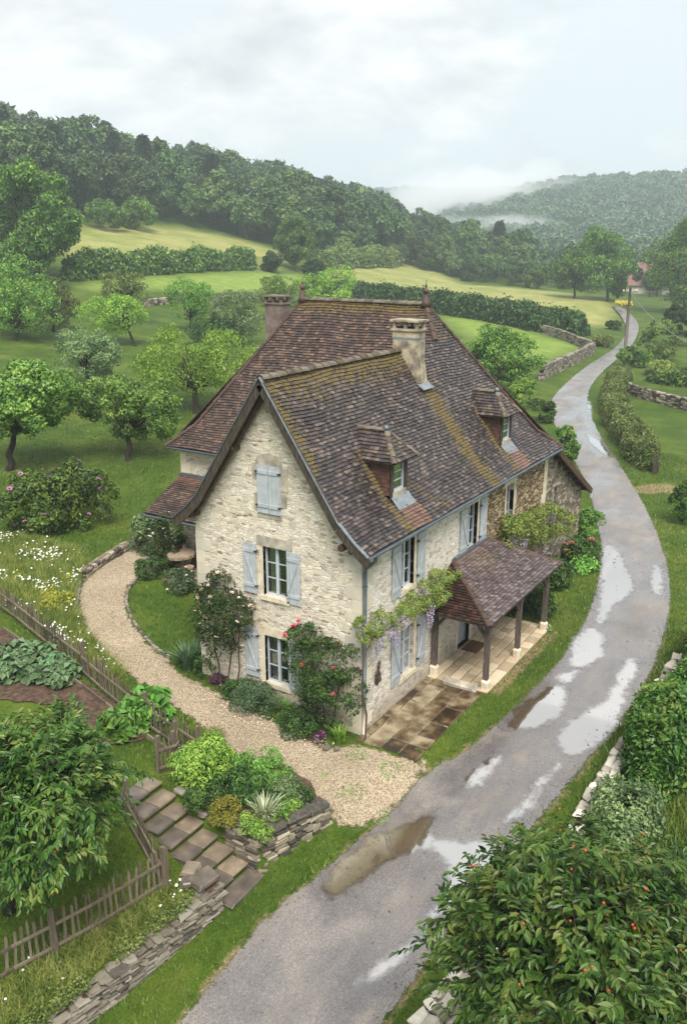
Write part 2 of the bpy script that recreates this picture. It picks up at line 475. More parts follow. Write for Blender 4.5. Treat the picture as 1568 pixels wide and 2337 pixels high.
MAT['fencewood'] = noisemat('old fence wood', [(60,52,42),(90,80,66),(118,106,90),(138,126,108)], 6, .85, .4, .01, 5, sc=(3, 3, .6), isl=.4)
MAT['shutter'] = noisemat('blue grey paint', [(158,164,168),(172,177,181),(182,187,190)], 6, .5, .06, .005, 4)
MAT['frame'] = noisemat('pale blue grey frame paint', [(176,184,190),(192,198,202)], 6, .45, .04, .005, 3)
MAT['iron'] = noisemat('iron', [(40,40,42),(60,60,62)], 9, .6, .1)
MAT['zinc'] = noisemat('dark zinc', [(72,82,90),(92,102,110)], 3, .35, .1, .005, 4, spec=.6)
MAT['lead'] = noisemat('pale lead flashing', [(98,106,112),(132,140,146)], 5, .45, .1, .005, 4)
MAT['whitepipe'] = noisemat('cream pipe', [(214,204,188),(228,220,206)], 4, .5, .05)
MAT['render'] = noisemat('chimney render', [(96,88,80),(136,124,108),(172,160,136),(186,172,146)], 3.5, .85, .35, .02, 6)
MAT['render_brown'] = noisemat('brown chimney render', [(89,75,71),(115,99,92),(136,121,111)], 3.5, .85, .35, .02, 6)
MAT['soot'] = noisemat('soot', [(16,14,13),(30,27,25)], 5, .9, .1)
MAT['brickcheek'] = tilemat('dormer tile cladding', [(90,61,50),(81,56,47),(99,69,55),(74,51,44)], moss=(46,36,27), rough=.65)
MAT['curtain'] = noisemat('linen', [(190,184,170),(214,208,196)], 8, .9, .1)
MAT['room'] = noisemat('dark room', [(24,20,17),(44,36,30)], 2, .9, 0)
def glassmat():
    t = NT('window glass')
    f = t.n('ShaderNodeFresnel', inp={'IOR': 1.55}).outputs[0]
    f = t.math('ADD', t.math('MULTIPLY', f, .5), .02, clamp=True)
    g = t.n('ShaderNodeBsdfGlossy', inp={'Roughness': .03, 'Color': (.9, .95, 1, 1)})
    tr = t.n('ShaderNodeBsdfTransparent', inp={'Color': (.75, .78, .76, 1)})
    mx = t.n('ShaderNodeMixShader', inp={0: f, 1: tr.outputs[0], 2: g.outputs[0]})
    o = t.n('ShaderNodeOutputMaterial'); t.l(mx.outputs[0], o.inputs[0]); return t.m
MAT['glass'] = glassmat()
MAT['gravel'] = None
MAT['slab_dry'] = noisemat('dry paving', [(150,132,106),(182,164,136),(206,190,162)], 4, .75, .2, .01, 6, isl=.55)
MAT['slab_wet'] = noisemat('wet mossy paving', [(44,33,24),(58,45,32),(88,70,48),(112,96,72),(138,124,100),(156,142,118)], 1.7, .3, .5, .02, 9, isl=.22, spec=.6, rng_=(.34,.66))
MAT['joint'] = noisemat('sandy joint', [(96,84,64),(134,120,92)], 12, .9, .2)
MAT['mossjoint'] = noisemat('mossy joint', [(140,126,98),(72,66,34),(150,138,112)], 5, .9, .2)
MAT['step'] = noisemat('wet stone step', [(59,52,47),(95,86,77),(132,118,100),(180,161,132)], 2.6, .36, .45, .02, 8, isl=.35, spec=.55)
MAT['mat'] = noisemat('coir', [(84,58,38),(104,74,50)], 60, .95, .3)
MAT['clay'] = noisemat('clay pot', [(120,84,66),(146,106,84)], 6, .8, .2)
MAT['stonetable'] = noisemat('table stone', [(110,94,78),(146,128,106),(164,146,124)], 6, .85, .3, .02, 5)
MAT['bark'] = noisemat('bark', [(22,18,15),(40,33,27),(64,54,45)], 9, .9, .6, .03, 6, coord='Object', sc=(1, 1, .25))
MAT['stem'] = noisemat('woody stem', [(60,48,36),(90,76,56)], 9, .85, .3, coord='Object')
MAT['soil'] = noisemat('dug soil', [(50,38,30),(78,60,48),(100,80,66)], 7, .95, .8, .06, 8)
# leaves
LF = lambda n, *c, **k: MAT.__setitem__(n, leafmat(n, c, **k))
LF('lf_orchard', (46,84,27), (73,121,38), (100,155,47), (141,187,67), nscale=1.1)
LF('lf_dark', (25,50,21), (39,71,29), (57,96,36), (84,125,48), nscale=.8)
LF('lf_bright', (63,106,23), (94,148,31), (126,179,44), (161,205,64), nscale=1.0)
LF('lf_grey', (58,91,56), (90,128,73), (124,161,99), (168,198,127), nscale=1.2)
LF('lf_cherry', (20,58,16), (38,88,21), (60,120,29), (86,127,44), (126,150,59), nscale=1.3, rough=.42, spec=.35)
LF('lf_hedge', (33,62,19), (55,93,27), (86,127,36), (127,166,55), nscale=.9)
LF('lf_hedge_light', (58,82,34), (82,108,44), (108,132,58), (136,152,76), nscale=.9)
LF('lf_rose', (22,54,20), (39,77,27), (63,103,36), (94,131,45), nscale=2.5)
LF('lf_wist', (76,108,34), (104,138,44), (132,162,60), (160,178,84), nscale=3)
LF('lf_lovage', (69,112,29), (97,149,39), (130,179,55), (169,206,81), nscale=3)
LF('lf_gold', (110,119,27), (139,147,35), (166,169,51), nscale=3)
LF('lf_iris', (51,88,57), (76,118,76), (120,157,111), nscale=3)
LF('lf_varieg', (139,169,120), (194,215,164), (250,255,213), nscale=3)
LF('lf_cabbage', (70,106,62), (94,132,84), (124,158,108), nscale=3)
LF('lf_chard', (63,114,36), (90,149,48), (125,179,69), nscale=3)
LF('lf_purple', (60,32,48), (90,46,69), (139,92,115), nscale=5)
LF('lf_laven', (53,76,51), (71,99,62), (102,127,83), nscale=3)
LF('lf_wood', (25,52,25), (42,74,33), (61,98,39), (86,121,51), nscale=.22, transl=False)
LF('lf_wood_light', (44,76,30), (64,99,39), (89,123,51), (114,144,68), nscale=.22, transl=False)
LF('lf_conifer', (22,38,25), (35,52,33), (48,66,40), nscale=.5, transl=False)
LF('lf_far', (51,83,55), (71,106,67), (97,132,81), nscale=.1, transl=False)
LF('lf_meadow', (74,107,35), (104,136,48), (138,161,67), (171,179,93), nscale=2)
LF('lf_grass', (44,68,17), (65,92,24), (89,115,34), (120,134,56), nscale=.5)
def flat(name, c, rough=.6, spec=.3):
    t = NT(name); v = t.ramp(island(t), [(0, s2l(tuple(int(k*.82) for k in c))), (1, s2l(c))]); return t.bsdf(v, rough, spec=spec)
MAT['fl_white'] = flat('white petals', (244,242,234)); MAT['fl_pink'] = flat('pale pink petals', (244,216,200))
MAT['fl_red'] = flat('raspberry petals', (226,74,104)); MAT['fl_mauve'] = flat('mauve petals', (190,120,178))
MAT['fl_lilac'] = flat('lilac petals', (182,168,192)); MAT['fl_yellow'] = flat('yellow petals', (216,204,84))
MAT['fl_magenta'] = flat('magenta petals', (178,84,160)); MAT['fl_rust'] = flat('faded petals', (176,108,90))
MAT['fruit'] = flat('cherry skin', (190,70,36), .25, .5); MAT['fruit_red'] = flat('ripe cherry skin', (164,36,30), .25, .5)

# ------------------------------------------------------------------ ground sheets
def P2(lst): return [G(*q) for q in lst]
GRAVEL = P2([(352,1226),(292,1256),(232,1290),(196,1318),(178,1345),(174,1372),(182,1412),(200,1450),(232,1492),(285,1540),(345,1580),(400,1618),(458,1662),(520,1712),(585,1762),(650,1800),(700,1832),(738,1862),(762,1882),(800,1902)]) \
    + [(-2.6,-1.98),(-1.6,-2.22),(-.6,-2.25),(.1,-2.1),(-.35,-1.7),(-.35,-.25)] + P2([(800,1702),(740,1706),(690,1684),(640,1650),(590,1632),(545,1606),(500,1580),(470,1562),(425,1548),(388,1506),(352,1478),(322,1445),(300,1410),(290,1376),(293,1352),(306,1332),(332,1314),(375,1322),(420,1352),(448,1345)]) + [(-.05,5.75),(6.9,5.8),(6.9,12.5)] + P2([(400,1195)])
ROAD_L = [(-30,4.5),(-20,1.0),(-14,-.25)]+[(-9.0,-1.1),(-7.5,-1.08),(-6.0,-1.15),(-4.2,-1.55),(-3.0,-1.85),(-1.9,-2.1),(-.6,-2.15),(.5,-2.35)] + P2([(1030,1738),(1100,1680),(1170,1618),(1230,1555),(1285,1495),(1328,1425),(1352,1365),(1368,1300),(1370,1245),(1358,1185),(1338,1110),(1312,1060),(1286,1010),(1262,970),(1250,935),(1258,908),(1290,875),(1330,842),(1372,815),(1405,795),(1424,770),(1428,752),(1420,730),(1405,712),(1396,702)])
ROAD_R = [(-30,1.0),(-20,-2.6),(-14,-4.2)]+[(-9,-4.62),(-6.6,-4.7),(-4.0,-4.95),(-1.4,-5.38),(1.7,-5.72)] + P2([(1368,1700),(1450,1610),(1495,1520),(1524,1430),(1534,1370),(1530,1315),(1513,1250),(1486,1180),(1452,1120),(1412,1055),(1374,1000),(1350,955),(1340,915),(1346,885),(1375,850),(1405,825),(1432,805),(1452,775),(1460,748),(1446,725),(1424,708),(1404,700)])
ROAD = ROAD_L + ROAD_R[::-1]

def densify(poly, step, jit=0.0, closed=True):
    out = []; n = len(poly)
    for i in range(n if closed else n-1):
        a = np.array(poly[i]); b = np.array(poly[(i+1) % n]); L = np.linalg.norm(b-a)
        k = max(1, int(L/step))
        for j in range(k):
            p = a+(b-a)*j/k
            if jit: p = p+rng.normal(size=2)*jit
            out.append((float(p[0]), float(p[1])))
    return out

def chaikin(poly, it=2, closed=True):
    for _ in range(it):
        o = []; n = len(poly)
        for i in range(n if closed else n-1):
            a, b = poly[i], poly[(i+1) % n]
            o.append((a[0]*.75+b[0]*.25, a[1]*.75+b[1]*.25)); o.append((a[0]*.25+b[0]*.75, a[1]*.25+b[1]*.75))
        if not closed: o = [poly[0]]+o+[poly[-1]]
        poly = o
    return poly

def sheet(name, outline, mat, lift, res=.3, jit=.0, step=None, zf=Z, dome=0.0):
    ol = densify(outline, step or res, jit)
    xs = [p[0] for p in ol]; ys = [p[1] for p in ol]
    pts = list(ol)
    gx = np.arange(min(xs), max(xs), res); gy = np.arange(min(ys), max(ys), res)
    if len(gx)*len(gy) < 260000:
        X, Y = np.meshgrid(gx, gy); X = X.ravel(); Y = Y.ravel()
        k = in_poly(X, Y, ol) & (dist_line(X, Y, ol, True) > res*.5)
        pts += list(zip(X[k].tolist(), Y[k].tolist()))
    n = len(ol)
    r = delaunay_2d_cdt([Vector(p) for p in pts], [(i, (i+1) % n) for i in range(n)], [], 1, 1e-5)
    V = np.array([(v.x, v.y) for v in r[0]]); Zv = zf(V[:, 0], V[:, 1])+lift
    F = [f for f in r[2]]
    cx = np.array([V[list(f)].mean(0) for f in F]); ok = in_poly(cx[:, 0], cx[:, 1], ol)
    mb = MB(); mb.v = [(a, b, c) for (a, b), c in zip(V.tolist(), Zv.tolist())]
    mb.f = []
    for f, k in zip(F, ok):
        if k:
            a, b, c = [V[i] for i in f[:3]]
            if (b[0]-a[0])*(c[1]-a[1])-(b[1]-a[1])*(c[0]-a[0]) < 0: f = f[::-1]
            mb.f.append(tuple(f))
    mb.mi = [0]*len(mb.f)
    return mb.build(name, mat, smooth=True)

def gravelmat():
    t = NT('pale gravel'); pos = t.coord('Position')
    v = t.n('ShaderNodeTexVoronoi', feature='F1', inp={'Vector': pos, 'Scale': 36.0})
    sep = t.n('ShaderNodeSeparateColor', inp={0: v.outputs['Color']}).outputs[0]
    c = t.ramp(sep, [(0, s2l((116,103,86))), (.3, s2l((146,131,110))), (.6, s2l((166,151,129))), (1, s2l((190,176,153)))])
    c = t.mix(.6, c, t.ramp(t.noise(pos, .55, 6, .62).outputs[0], [(.3, (.66, .62, .56)), (.7, (1.18, 1.16, 1.12))]), 'MULTIPLY')
    g = t.n('ShaderNodeMapRange', inp={0: t.noise(pos, 2.2, 6, .7).outputs[0], 1: .62, 2: .72}).outputs[0]
    c = t.mix(t.math('MULTIPLY', g, .45), c, s2l((104,104,56)))
    m = t.bsdf(c, .9, bump=t.math('SUBTRACT', 1.0, v.outputs['Distance']), bstr=.7, bdist=.03, spec=.25)
    dp = t.n('ShaderNodeAttribute', attribute_name='depth').outputs['Fac']
    e = t.math('ADD', dp, t.math('MULTIPLY', t.math('SUBTRACT', t.noise(pos, 4.0, 6, .75).outputs[0], .5), .8))
    k = t.n('ShaderNodeMapRange', inp={0: e, 1: .05, 2: .16}).outputs[0]
    m2 = t.n('ShaderNodeMixShader', inp={0: k, 1: t.n('ShaderNodeBsdfTransparent').outputs[0], 2: t.b.outputs[0]})
    t.l(m2.outputs[0], [n for n in t.t.nodes if n.type == 'OUTPUT_MATERIAL'][0].inputs[0])
    return m
MAT['gravel'] = gravelmat()

def roadmat():
    t = NT('wet worn asphalt'); pos = t.coord('Position')
    fine = t.noise(pos, 26, 4, .7).outputs[0]; big = t.noise(pos, .55, 5, .6).outputs[0]
    st = t.noise(t.coord('Position', (.5, 1.6, 1)), .9, 5, .65).outputs[0]
    c = t.ramp(fine, [(.3, s2l((94,91,89))), (.55, s2l((130,126,122))), (.75, s2l((170,164,157)))])
    c = t.mix(.8, c, t.ramp(big, [(.33, (.62, .60, .62)), (.66, (1.15, 1.08, 1.02))]), 'MULTIPLY')
    dust = t.n('ShaderNodeMapRange', inp={0: st, 1: .5, 2: .72}).outputs[0]
    c = t.mix(t.math('MULTIPLY', dust, .55), c, s2l((150,138,122)))
    wet = t.n('ShaderNodeMapRange', interpolation_type='SMOOTHSTEP', inp={0: t.math('ADD', t.noise(t.coord('Position', (.55, 1, 1)), .62, 4, .6).outputs[0], 0), 1: .36, 2: .66}).outputs[0]
    wet = t.math('MAXIMUM', wet, t.n('ShaderNodeMapRange', interpolation_type='SMOOTHSTEP', inp={0: t.math('ADD', t.n('ShaderNodeAttribute', attribute_name='damp').outputs['Fac'], t.math('MULTIPLY', t.math('SUBTRACT', t.noise(pos, 2.4, 4).outputs[0], .5), .9)), 1: .2, 2: .75}).outputs[0])
    dark = t.mix(wet, (1, 1, 1, 1), (.70, .70, .73, 1)); c = t.mix(1.0, c, dark, 'MULTIPLY')
    r = t.math('ADD', t.math('SUBTRACT', .48, t.math('MULTIPLY', wet, .32)), t.math('MULTIPLY', fine, .15))
    h = t.math('MULTIPLY', fine, t.math('SUBTRACT', 1.0, t.math('MULTIPLY', wet, .75)))
    m = t.bsdf(c, r, bump=h, bstr=.35, bdist=.012, spec=.55)
    t.l(t.math('MULTIPLY', wet, .85), t.b.inputs['Coat Weight']); t.b.inputs['Coat Roughness'].default_value = .12
    dp = t.n('ShaderNodeAttribute', attribute_name='depth').outputs['Fac']
    e = t.math('ADD', dp, t.math('MULTIPLY', t.math('SUBTRACT', t.noise(pos, 5.0, 6, .75).outputs[0], .5), .34))
    k = t.n('ShaderNodeMapRange', inp={0: e, 1: .05, 2: .10}).outputs[0]
    m2 = t.n('ShaderNodeMixShader', inp={0: k, 1: t.n('ShaderNodeBsdfTransparent').outputs[0], 2: t.b.outputs[0]})
    t.l(m2.outputs[0], [n for n in t.t.nodes if n.type == 'OUTPUT_MATERIAL'][0].inputs[0])
    return m
MAT['road'] = roadmat()
def puddlemat(name, mud, mirror):
    t = NT(name); pos = t.coord('Position')
    c = t.mix(t.noise(pos, 3, 4).outputs[0], s2l(mud), s2l(tuple(int(v*1.25) for v in mud)))
    d = t.n('ShaderNodeBsdfDiffuse', inp={'Color': c})
    g = t.n('ShaderNodeBsdfGlossy', inp={'Roughness': .04, 'Color': (.94, .94, .95, 1)})
    bp = t.n('ShaderNodeBump', inp={'Strength': .06, 'Distance': .01, 'Height': t.noise(pos, 5, 2).outputs[0]}); t.l(bp.outputs[0], g.inputs['Normal'])
    lw = t.n('ShaderNodeLayerWeight', inp={'Blend': mirror}).outputs['Facing']
    f = t.math('ADD', t.math('MULTIPLY', lw, .35), mirror, clamp=True)
    mx = t.n('ShaderNodeMixShader', inp={0: f, 1: d.outputs[0], 2: g.outputs[0]})
    dp = t.n('ShaderNodeAttribute', attribute_name='depth').outputs['Fac']      # metres in from the edge of the water
    e = t.math('ADD', dp, t.math('MULTIPLY', t.math('SUBTRACT', t.noise(pos, 3.2, 6, .7).outputs[0], .5), .62))
    k = t.n('ShaderNodeMapRange', interpolation_type='SMOOTHSTEP', inp={0: e, 1: .0, 2: .26}).outputs[0]
    tr = t.n('ShaderNodeBsdfTransparent')
    m2 = t.n('ShaderNodeMixShader', inp={0: k, 1: tr.outputs[0], 2: mx.outputs[0]})
    o = t.n('ShaderNodeOutputMaterial'); t.l(m2.outputs[0], o.inputs[0]); return t.m
MAT['puddle'] = puddlemat('standing rain water', (112,98,78), .52)

HAY = [P2([(120,560),(168,516),(300,514),(420,522),(540,545),(635,572),(650,600),(600,620),(585,584),(400,590),(250,598),(185,600)]),
       P2([(745,610),(830,606),(920,600),(1010,625),(1060,650),(1150,655),(1290,668),(1385,690),(1400,705),(1395,740),(1345,745),(1230,705),(1080,690),(1000,672),(900,660),(800,640)])]
BRIGHT = [P2([(200,640),(330,632),(480,624),(590,620),(690,628),(690,655),(600,668),(480,668),(350,660),(200,664)]),
          P2([(1000,722),(1080,728),(1180,748),(1240,768),(1330,790),(1240,825),(1180,850),(1090,780)])]
SOIL = P2([(0,1432),(60,1462),(130,1505),(190,1556),(240,1592),(300,1640),(335,1668),(330,1690),(270,1700),(232,1705),(120,1610),(0,1600)])

# ground: one sheet, fine near the house, out beyond the hills
def axis(lo_far, lo, hi, hi_far, st, g):
    a = list(np.arange(lo, hi+1e-6, st))
    s = st; x = a[-1]
    while x < hi_far: s = max(st, min((x-hi)*g+st, 60)); x += s; a.append(x)
    s = st; x = lo; b = []
    while x > lo_far: s = max(st, min((lo-x)*g+st, 60)); x -= s; b.append(x)
    return np.array(b[::-1]+a)
GX = axis(-200, -13.5, 10, 2300, .19, .028); GY = axis(-700, -7, 9, 2100, .16, .028)
XX, YY = np.meshgrid(GX, GY); ZZ = Z(XX, YY)
nx, ny = len(GX), len(GY)
I = np.arange(nx*ny).reshape(ny, nx)
FQ = np.stack([I[:-1, :-1], I[:-1, 1:], I[1:, 1:], I[1:, :-1]], -1).reshape(-1, 4)
def groundmat():
    t = NT('meadow and lawn'); pos = t.coord('Position')
    n1 = t.noise(pos, .28, 8, .66).outputs[0]; n2 = t.noise(pos, 3.2, 5, .7).outputs[0]; n3 = t.noise(t.coord('Position', (1, 1, .3)), 24, 3, .7).outputs[0]
    c = t.ramp(n1, [(.30, s2l((50,70,20))), (.5, s2l((68,90,26))), (.66, s2l((92,104,38))), (.8, s2l((112,106,52)))])
    c = t.mix(.75, c, t.ramp(n2, [(.3, (.60, .66, .55)), (.7, (1.28, 1.22, 1.1))]), 'MULTIPLY')
    c = t.mix(.7, c, t.ramp(n3, [(.3, (.55, .6, .5)), (.7, (1.35, 1.3, 1.2))]), 'MULTIPLY')
    hay = t.n('ShaderNodeAttribute', attribute_name='hay').outputs['Fac']
    hc = t.ramp(t.noise(t.coord('Position', (1, 1, 2)), .12, 6, .65).outputs[0], [(.35, s2l((118,128,66))), (.6, s2l((150,146,92)))])
    hc = t.mix(.7, hc, t.ramp(t.noise(t.coord('Position', (.5, 1, 1)), .55, 8, .75).outputs[0], [(.32, (.60, .70, .52)), (.68, (1.22, 1.16, 1.08))]), 'MULTIPLY')
    c = t.mix(hay, c, hc)
    br = t.n('ShaderNodeAttribute', attribute_name='bright').outputs['Fac']
    bc = t.ramp(t.noise(pos, .5, 6, .7).outputs[0], [(.35, s2l((102,126,48))), (.65, s2l((130,146,70)))])
    bc = t.mix(.5, bc, t.ramp(n2, [(.3, (.66, .74, .56)), (.7, (1.2, 1.15, 1.1))]), 'MULTIPLY')
    c = t.mix(br, c, bc)
    so = t.n('ShaderNodeAttribute', attribute_name='dirt').outputs['Fac']
    so = t.n('ShaderNodeMapRange', inp={0: t.math('ADD', so, t.math('MULTIPLY', t.math('SUBTRACT', n2, .5), 1.1)), 1: .35, 2: .65}).outputs[0]
    c = t.mix(so, c, t.ramp(n3, [(.3, s2l((104,88,62))), (.7, s2l((160,140,106)))]))
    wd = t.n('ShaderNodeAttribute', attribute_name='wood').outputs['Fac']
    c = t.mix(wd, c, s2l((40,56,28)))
    return t.bsdf(c, .85, bump=t.math('ADD', n3, t.math('MULTIPLY', n2, 2.0)), bstr=.6, bdist=.05, spec=.2)
MAT['ground'] = groundmat()
gr = npmesh('ground', np.stack([XX, YY, ZZ], -1).reshape(-1, 3), FQ, MAT['ground'], smooth=True); tag(gr, kind='structure')
def setattr_pt(o, name, arr):
    a = o.data.attributes.new(name, 'FLOAT', 'POINT'); a.data.foreach_set('value', np.asarray(arr, np.float32).ravel())
def soft(polys, w):
    m = np.zeros(XX.shape)
    for p in polys:
        i = in_poly(XX, YY, p); d = dist_line(XX, YY, p, True)
        m = np.maximum(m, np.clip(.5+np.where(i, d, -d)/w, 0, 1))
    return m
setattr_pt(gr, 'hay', soft(HAY, 5.0)); setattr_pt(gr, 'bright', soft(BRIGHT, 4.0))
dirt = np.clip(1-dist_line(XX, YY, ROAD_L[2:14])/.28, 0, 1)*.55
dirt = np.maximum(dirt, np.clip(1-dist_line(XX, YY, ROAD_R[2:12])/.3, 0, 1)*.55)
dirt = np.maximum(dirt, np.clip(1-dist_line(XX, YY, [(4.4,-2.2),(9.5,-2.25)])/.35, 0, 1)*.9)
dirt = np.maximum(dirt, np.clip(1.3-dist_line(XX, YY, P2([(1470,1118),(1510,1112),(1568,1122),(1620,1130)]))/1.0, 0, 1))
dirt = np.maximum(dirt, np.clip(1.0-dist_line(XX, YY, P2([(360,1310),(440,1330)]))/.6, 0, 1))
setattr_pt(gr, 'dirt', dirt)
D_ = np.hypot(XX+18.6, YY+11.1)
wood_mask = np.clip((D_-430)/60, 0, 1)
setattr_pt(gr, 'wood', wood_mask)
def edge_depth(o, outline, mx=.9):
    v = np.array([q.co[:] for q in o.data.vertices]); a = o.data.attributes.new('depth', 'FLOAT', 'POINT')
    a.data.foreach_set('value', np.minimum(dist_line(v[:, 0], v[:, 1], outline, True), mx).astype(np.float32))
GO = chaikin(GRAVEL, 1); gv = tag(sheet('gravel_path', GO, MAT['gravel'], .03, .2, .02, .18), kind='structure'); edge_depth(gv, GO)
RO = chaikin(ROAD_L, 2, False)+chaikin(ROAD_R, 2, False)[::-1]
road_o = tag(sheet('road', RO, MAT['road'], .035, .42, .02, .4, lambda x, y: Z(x, y)+np.clip((np.hypot(x, y)-45)*.002, 0, .3)), kind='structure')
tag(sheet('garden_bed', SOIL, MAT['soil'], .04, .25, .03, .2), kind='structure')
def z4(l): return [(1063.2+a*.3219, 1109.4+b*.3219) for a, b in l]
def z2(l): return [(785.8+a*.4988, 1710.3+b*.4988) for a, b in l]
PUD = [z4([(955,430),(1060,440),(1115,500),(1130,560),(1165,720),(1120,800),(1060,830),(1030,920),(950,1000),(900,960),(935,800),(945,600)]),
       z4([(1310,570),(1360,560),(1400,640),(1400,770),(1340,790),(1300,700)]),
       z4([(840,1020),(940,1020),(975,1110),(950,1200),(890,1260),(800,1290),(715,1250),(770,1120)]),
       z4([(665,1350),(770,1310),(790,1340),(720,1405),(670,1390)]),
       z4([(540,1470),(690,1405),(690,1500),(640,1610),(560,1690),(430,1725),(350,1730),(330,1680),(380,1580)]),
       z4([(1110,1240),(1215,1250),(1215,1360),(1130,1480),(1080,1580),(1060,1680),(960,1830),(860,1900),(730,1920),(660,1850),(640,1770),(760,1640),(960,1560),(1010,1450)]),
       [(1145,1710),(1110,1740),(1075,1770),(1062,1800),(1085,1797),(1110,1775),(1135,1745)],
       z2([(415,335),(395,450),(640,430),(665,520),(630,620),(570,650),(500,700),(420,740),(360,800),(370,860),(280,950),(120,1060),(40,1080),(100,980),(220,870),(330,760),(400,640),(405,560),(360,520),(230,560),(60,680),(-30,700),(-60,640),(0,540),(130,440),(260,380)]),
       z2([(1000,60),(1050,50),(950,150),(860,260),(760,330),(660,380),(700,330),(800,250),(870,150)]),
       [(1340,905),(1352,930),(1352,960),(1362,985),(1352,985),(1343,960),(1336,935)], [(1330,985),(1372,1010),(1392,1040),(1380,1042),(1350,1015)]]
for q in PUD:
    l0 = P2(q); c0 = np.mean(np.array(l0), 0); l0 = [tuple(np.array(p)+(np.array(p)-c0)/max(np.linalg.norm(np.array(p)-c0), .1)*.27) for p in l0]
    l1 = chaikin(densify(l0, .3, .03), 2)
    po = tag(sheet('puddle', l1, MAT['puddle'], .043, .16, 0, .16, lambda x, y: Z(x, y)+np.clip((np.hypot(x, y)-45)*.002, 0, .3)), kind='structure')
    pv = np.array([v.co[:] for v in po.data.vertices]); setattr_pt(po, 'depth', np.minimum(dist_line(pv[:, 0], pv[:, 1], l1, True), .8))

edge_depth(road_o, RO)
rv = np.array([v.co[:] for v in road_o.data.vertices]); wt = np.zeros(len(rv))
for q in PUD:
    l = densify(P2(q), .3); ins = in_poly(rv[:, 0], rv[:, 1], l); wt = np.maximum(wt, np.where(ins, 1, np.clip(1-dist_line(rv[:, 0], rv[:, 1], l, True)/1.1, 0, 1)))
at = road_o.data.attributes.new('damp', 'FLOAT', 'POINT'); at.data.foreach_set('value', wt.astype(np.float32))
# ================================================================== HOUSE
house = tag(empty('farmhouse'), 'old cream stone farmhouse with a steep brown tiled roof and blue grey shutters', 'house')
W, H, L, XB, WM = 5.68, 5.55, 14.23, 7.1, 12.69
V3 = Vector

def wall(name, mat, O, U, N, u0, u1, v0, top, holes, parent, depth=.24, thick=.3):
    """upright wall in the plane O+u*U+v*z; top: list of (u, v); holes (ua, ub, va, vb)"""
    O, U, N = V3(O), V3(U), V3(N); K = V3((0, 0, 1)); mb = MB()
    P = lambda u, v, d=0: O+U*u+K*v-N*d
    fl = U.cross(K).dot(N) < 0
    def q(a):
        mb.add(a[::-1] if fl else a, [tuple(range(len(a)))])
    vt = min(t[1] for t in top)
    us = sorted({u0, u1, *[h[0] for h in holes], *[h[1] for h in holes]}); vs = sorted({v0, vt, *[h[2] for h in holes], *[h[3] for h in holes]})
    for a, b in zip(us[:-1], us[1:]):
        for c, d in zip(vs[:-1], vs[1:]):
            if any(h[0] <= a and b <= h[1] and h[2] <= c and d <= h[3] for h in holes): continue
            q([P(a, c), P(b, c), P(b, d), P(a, d)])
    if len(top) > 2 or top[0][1] != top[-1][1]:
        pts = [P(u, v) for u, v in top]; lo = [P(top[0][0], vt), P(top[-1][0], vt)]
        poly = ([lo[0]] if top[0][1] > vt+1e-6 else [])+pts+([lo[1]] if top[-1][1] > vt+1e-6 else [])
        if top[0][0] < top[-1][0]: poly = poly[::-1]
        q(poly)
    for ua, ub, va, vb in holes:
        for x, y in (((ua, va), (ub, va)), ((ub, va), (ub, vb)), ((ub, vb), (ua, vb)), ((ua, vb), (ua, va))):
            q([P(*y), P(*x), P(x[0], x[1], depth), P(y[0], y[1], depth)])
    return mb.build(name, mat, parent)

def frame_box(mb, O, U, N, u0, u1, v0, v1, d0, d1, mi=0):
    """box between u, v limits and from d0 to d1 outward of the plane"""
    O, U, N = V3(O), V3(U), V3(N); K = V3((0, 0, 1))
    R = Matrix((U, N, K)).transposed()
    mb.box(O+U*(u0+u1)/2+N*(d0+d1)/2+K*(v0+v1)/2, (abs(u1-u0), abs(d1-d0), abs(v1-v0)), R, mi)

def shutter(O, U, N, u0, u1, v0, v1, parent, hinge_hi, diag=True, planks=4):
    mb = MB(); w = (u1-u0)/planks
    for i in range(planks): frame_box(mb, O, U, N, u0+i*w+.003, u0+(i+1)*w-.003, v0, v1, .03, .055)
    zl = (v0+.16*(v1-v0), v0+.86*(v1-v0))
    for z in zl: frame_box(mb, O, U, N, u0+.02, u1-.02, z-.05, z+.05, .053, .078)
    if diag:
        a, b = (u1-.05, u0+.05) if hinge_hi else (u0+.05, u1-.05)
        O2, U2, N2 = V3(O), V3(U), V3(N); K = V3((0, 0, 1))
        mb.beam(O2+U2*a+K*(zl[0]+.05)+N2*.064, O2+U2*b+K*(zl[1]-.05)+N2*.064, .022, .05, N2)
    o = mb.build('shutter', MAT['shutter'], parent)
    h = u1 if hinge_hi else u0
    for z in zl: hg = MB(); frame_box(hg, O, U, N, h-.03, h+.05, z-.02, z+.02, .02, .09); hg.build('hinge', MAT['iron'], o)
    return o

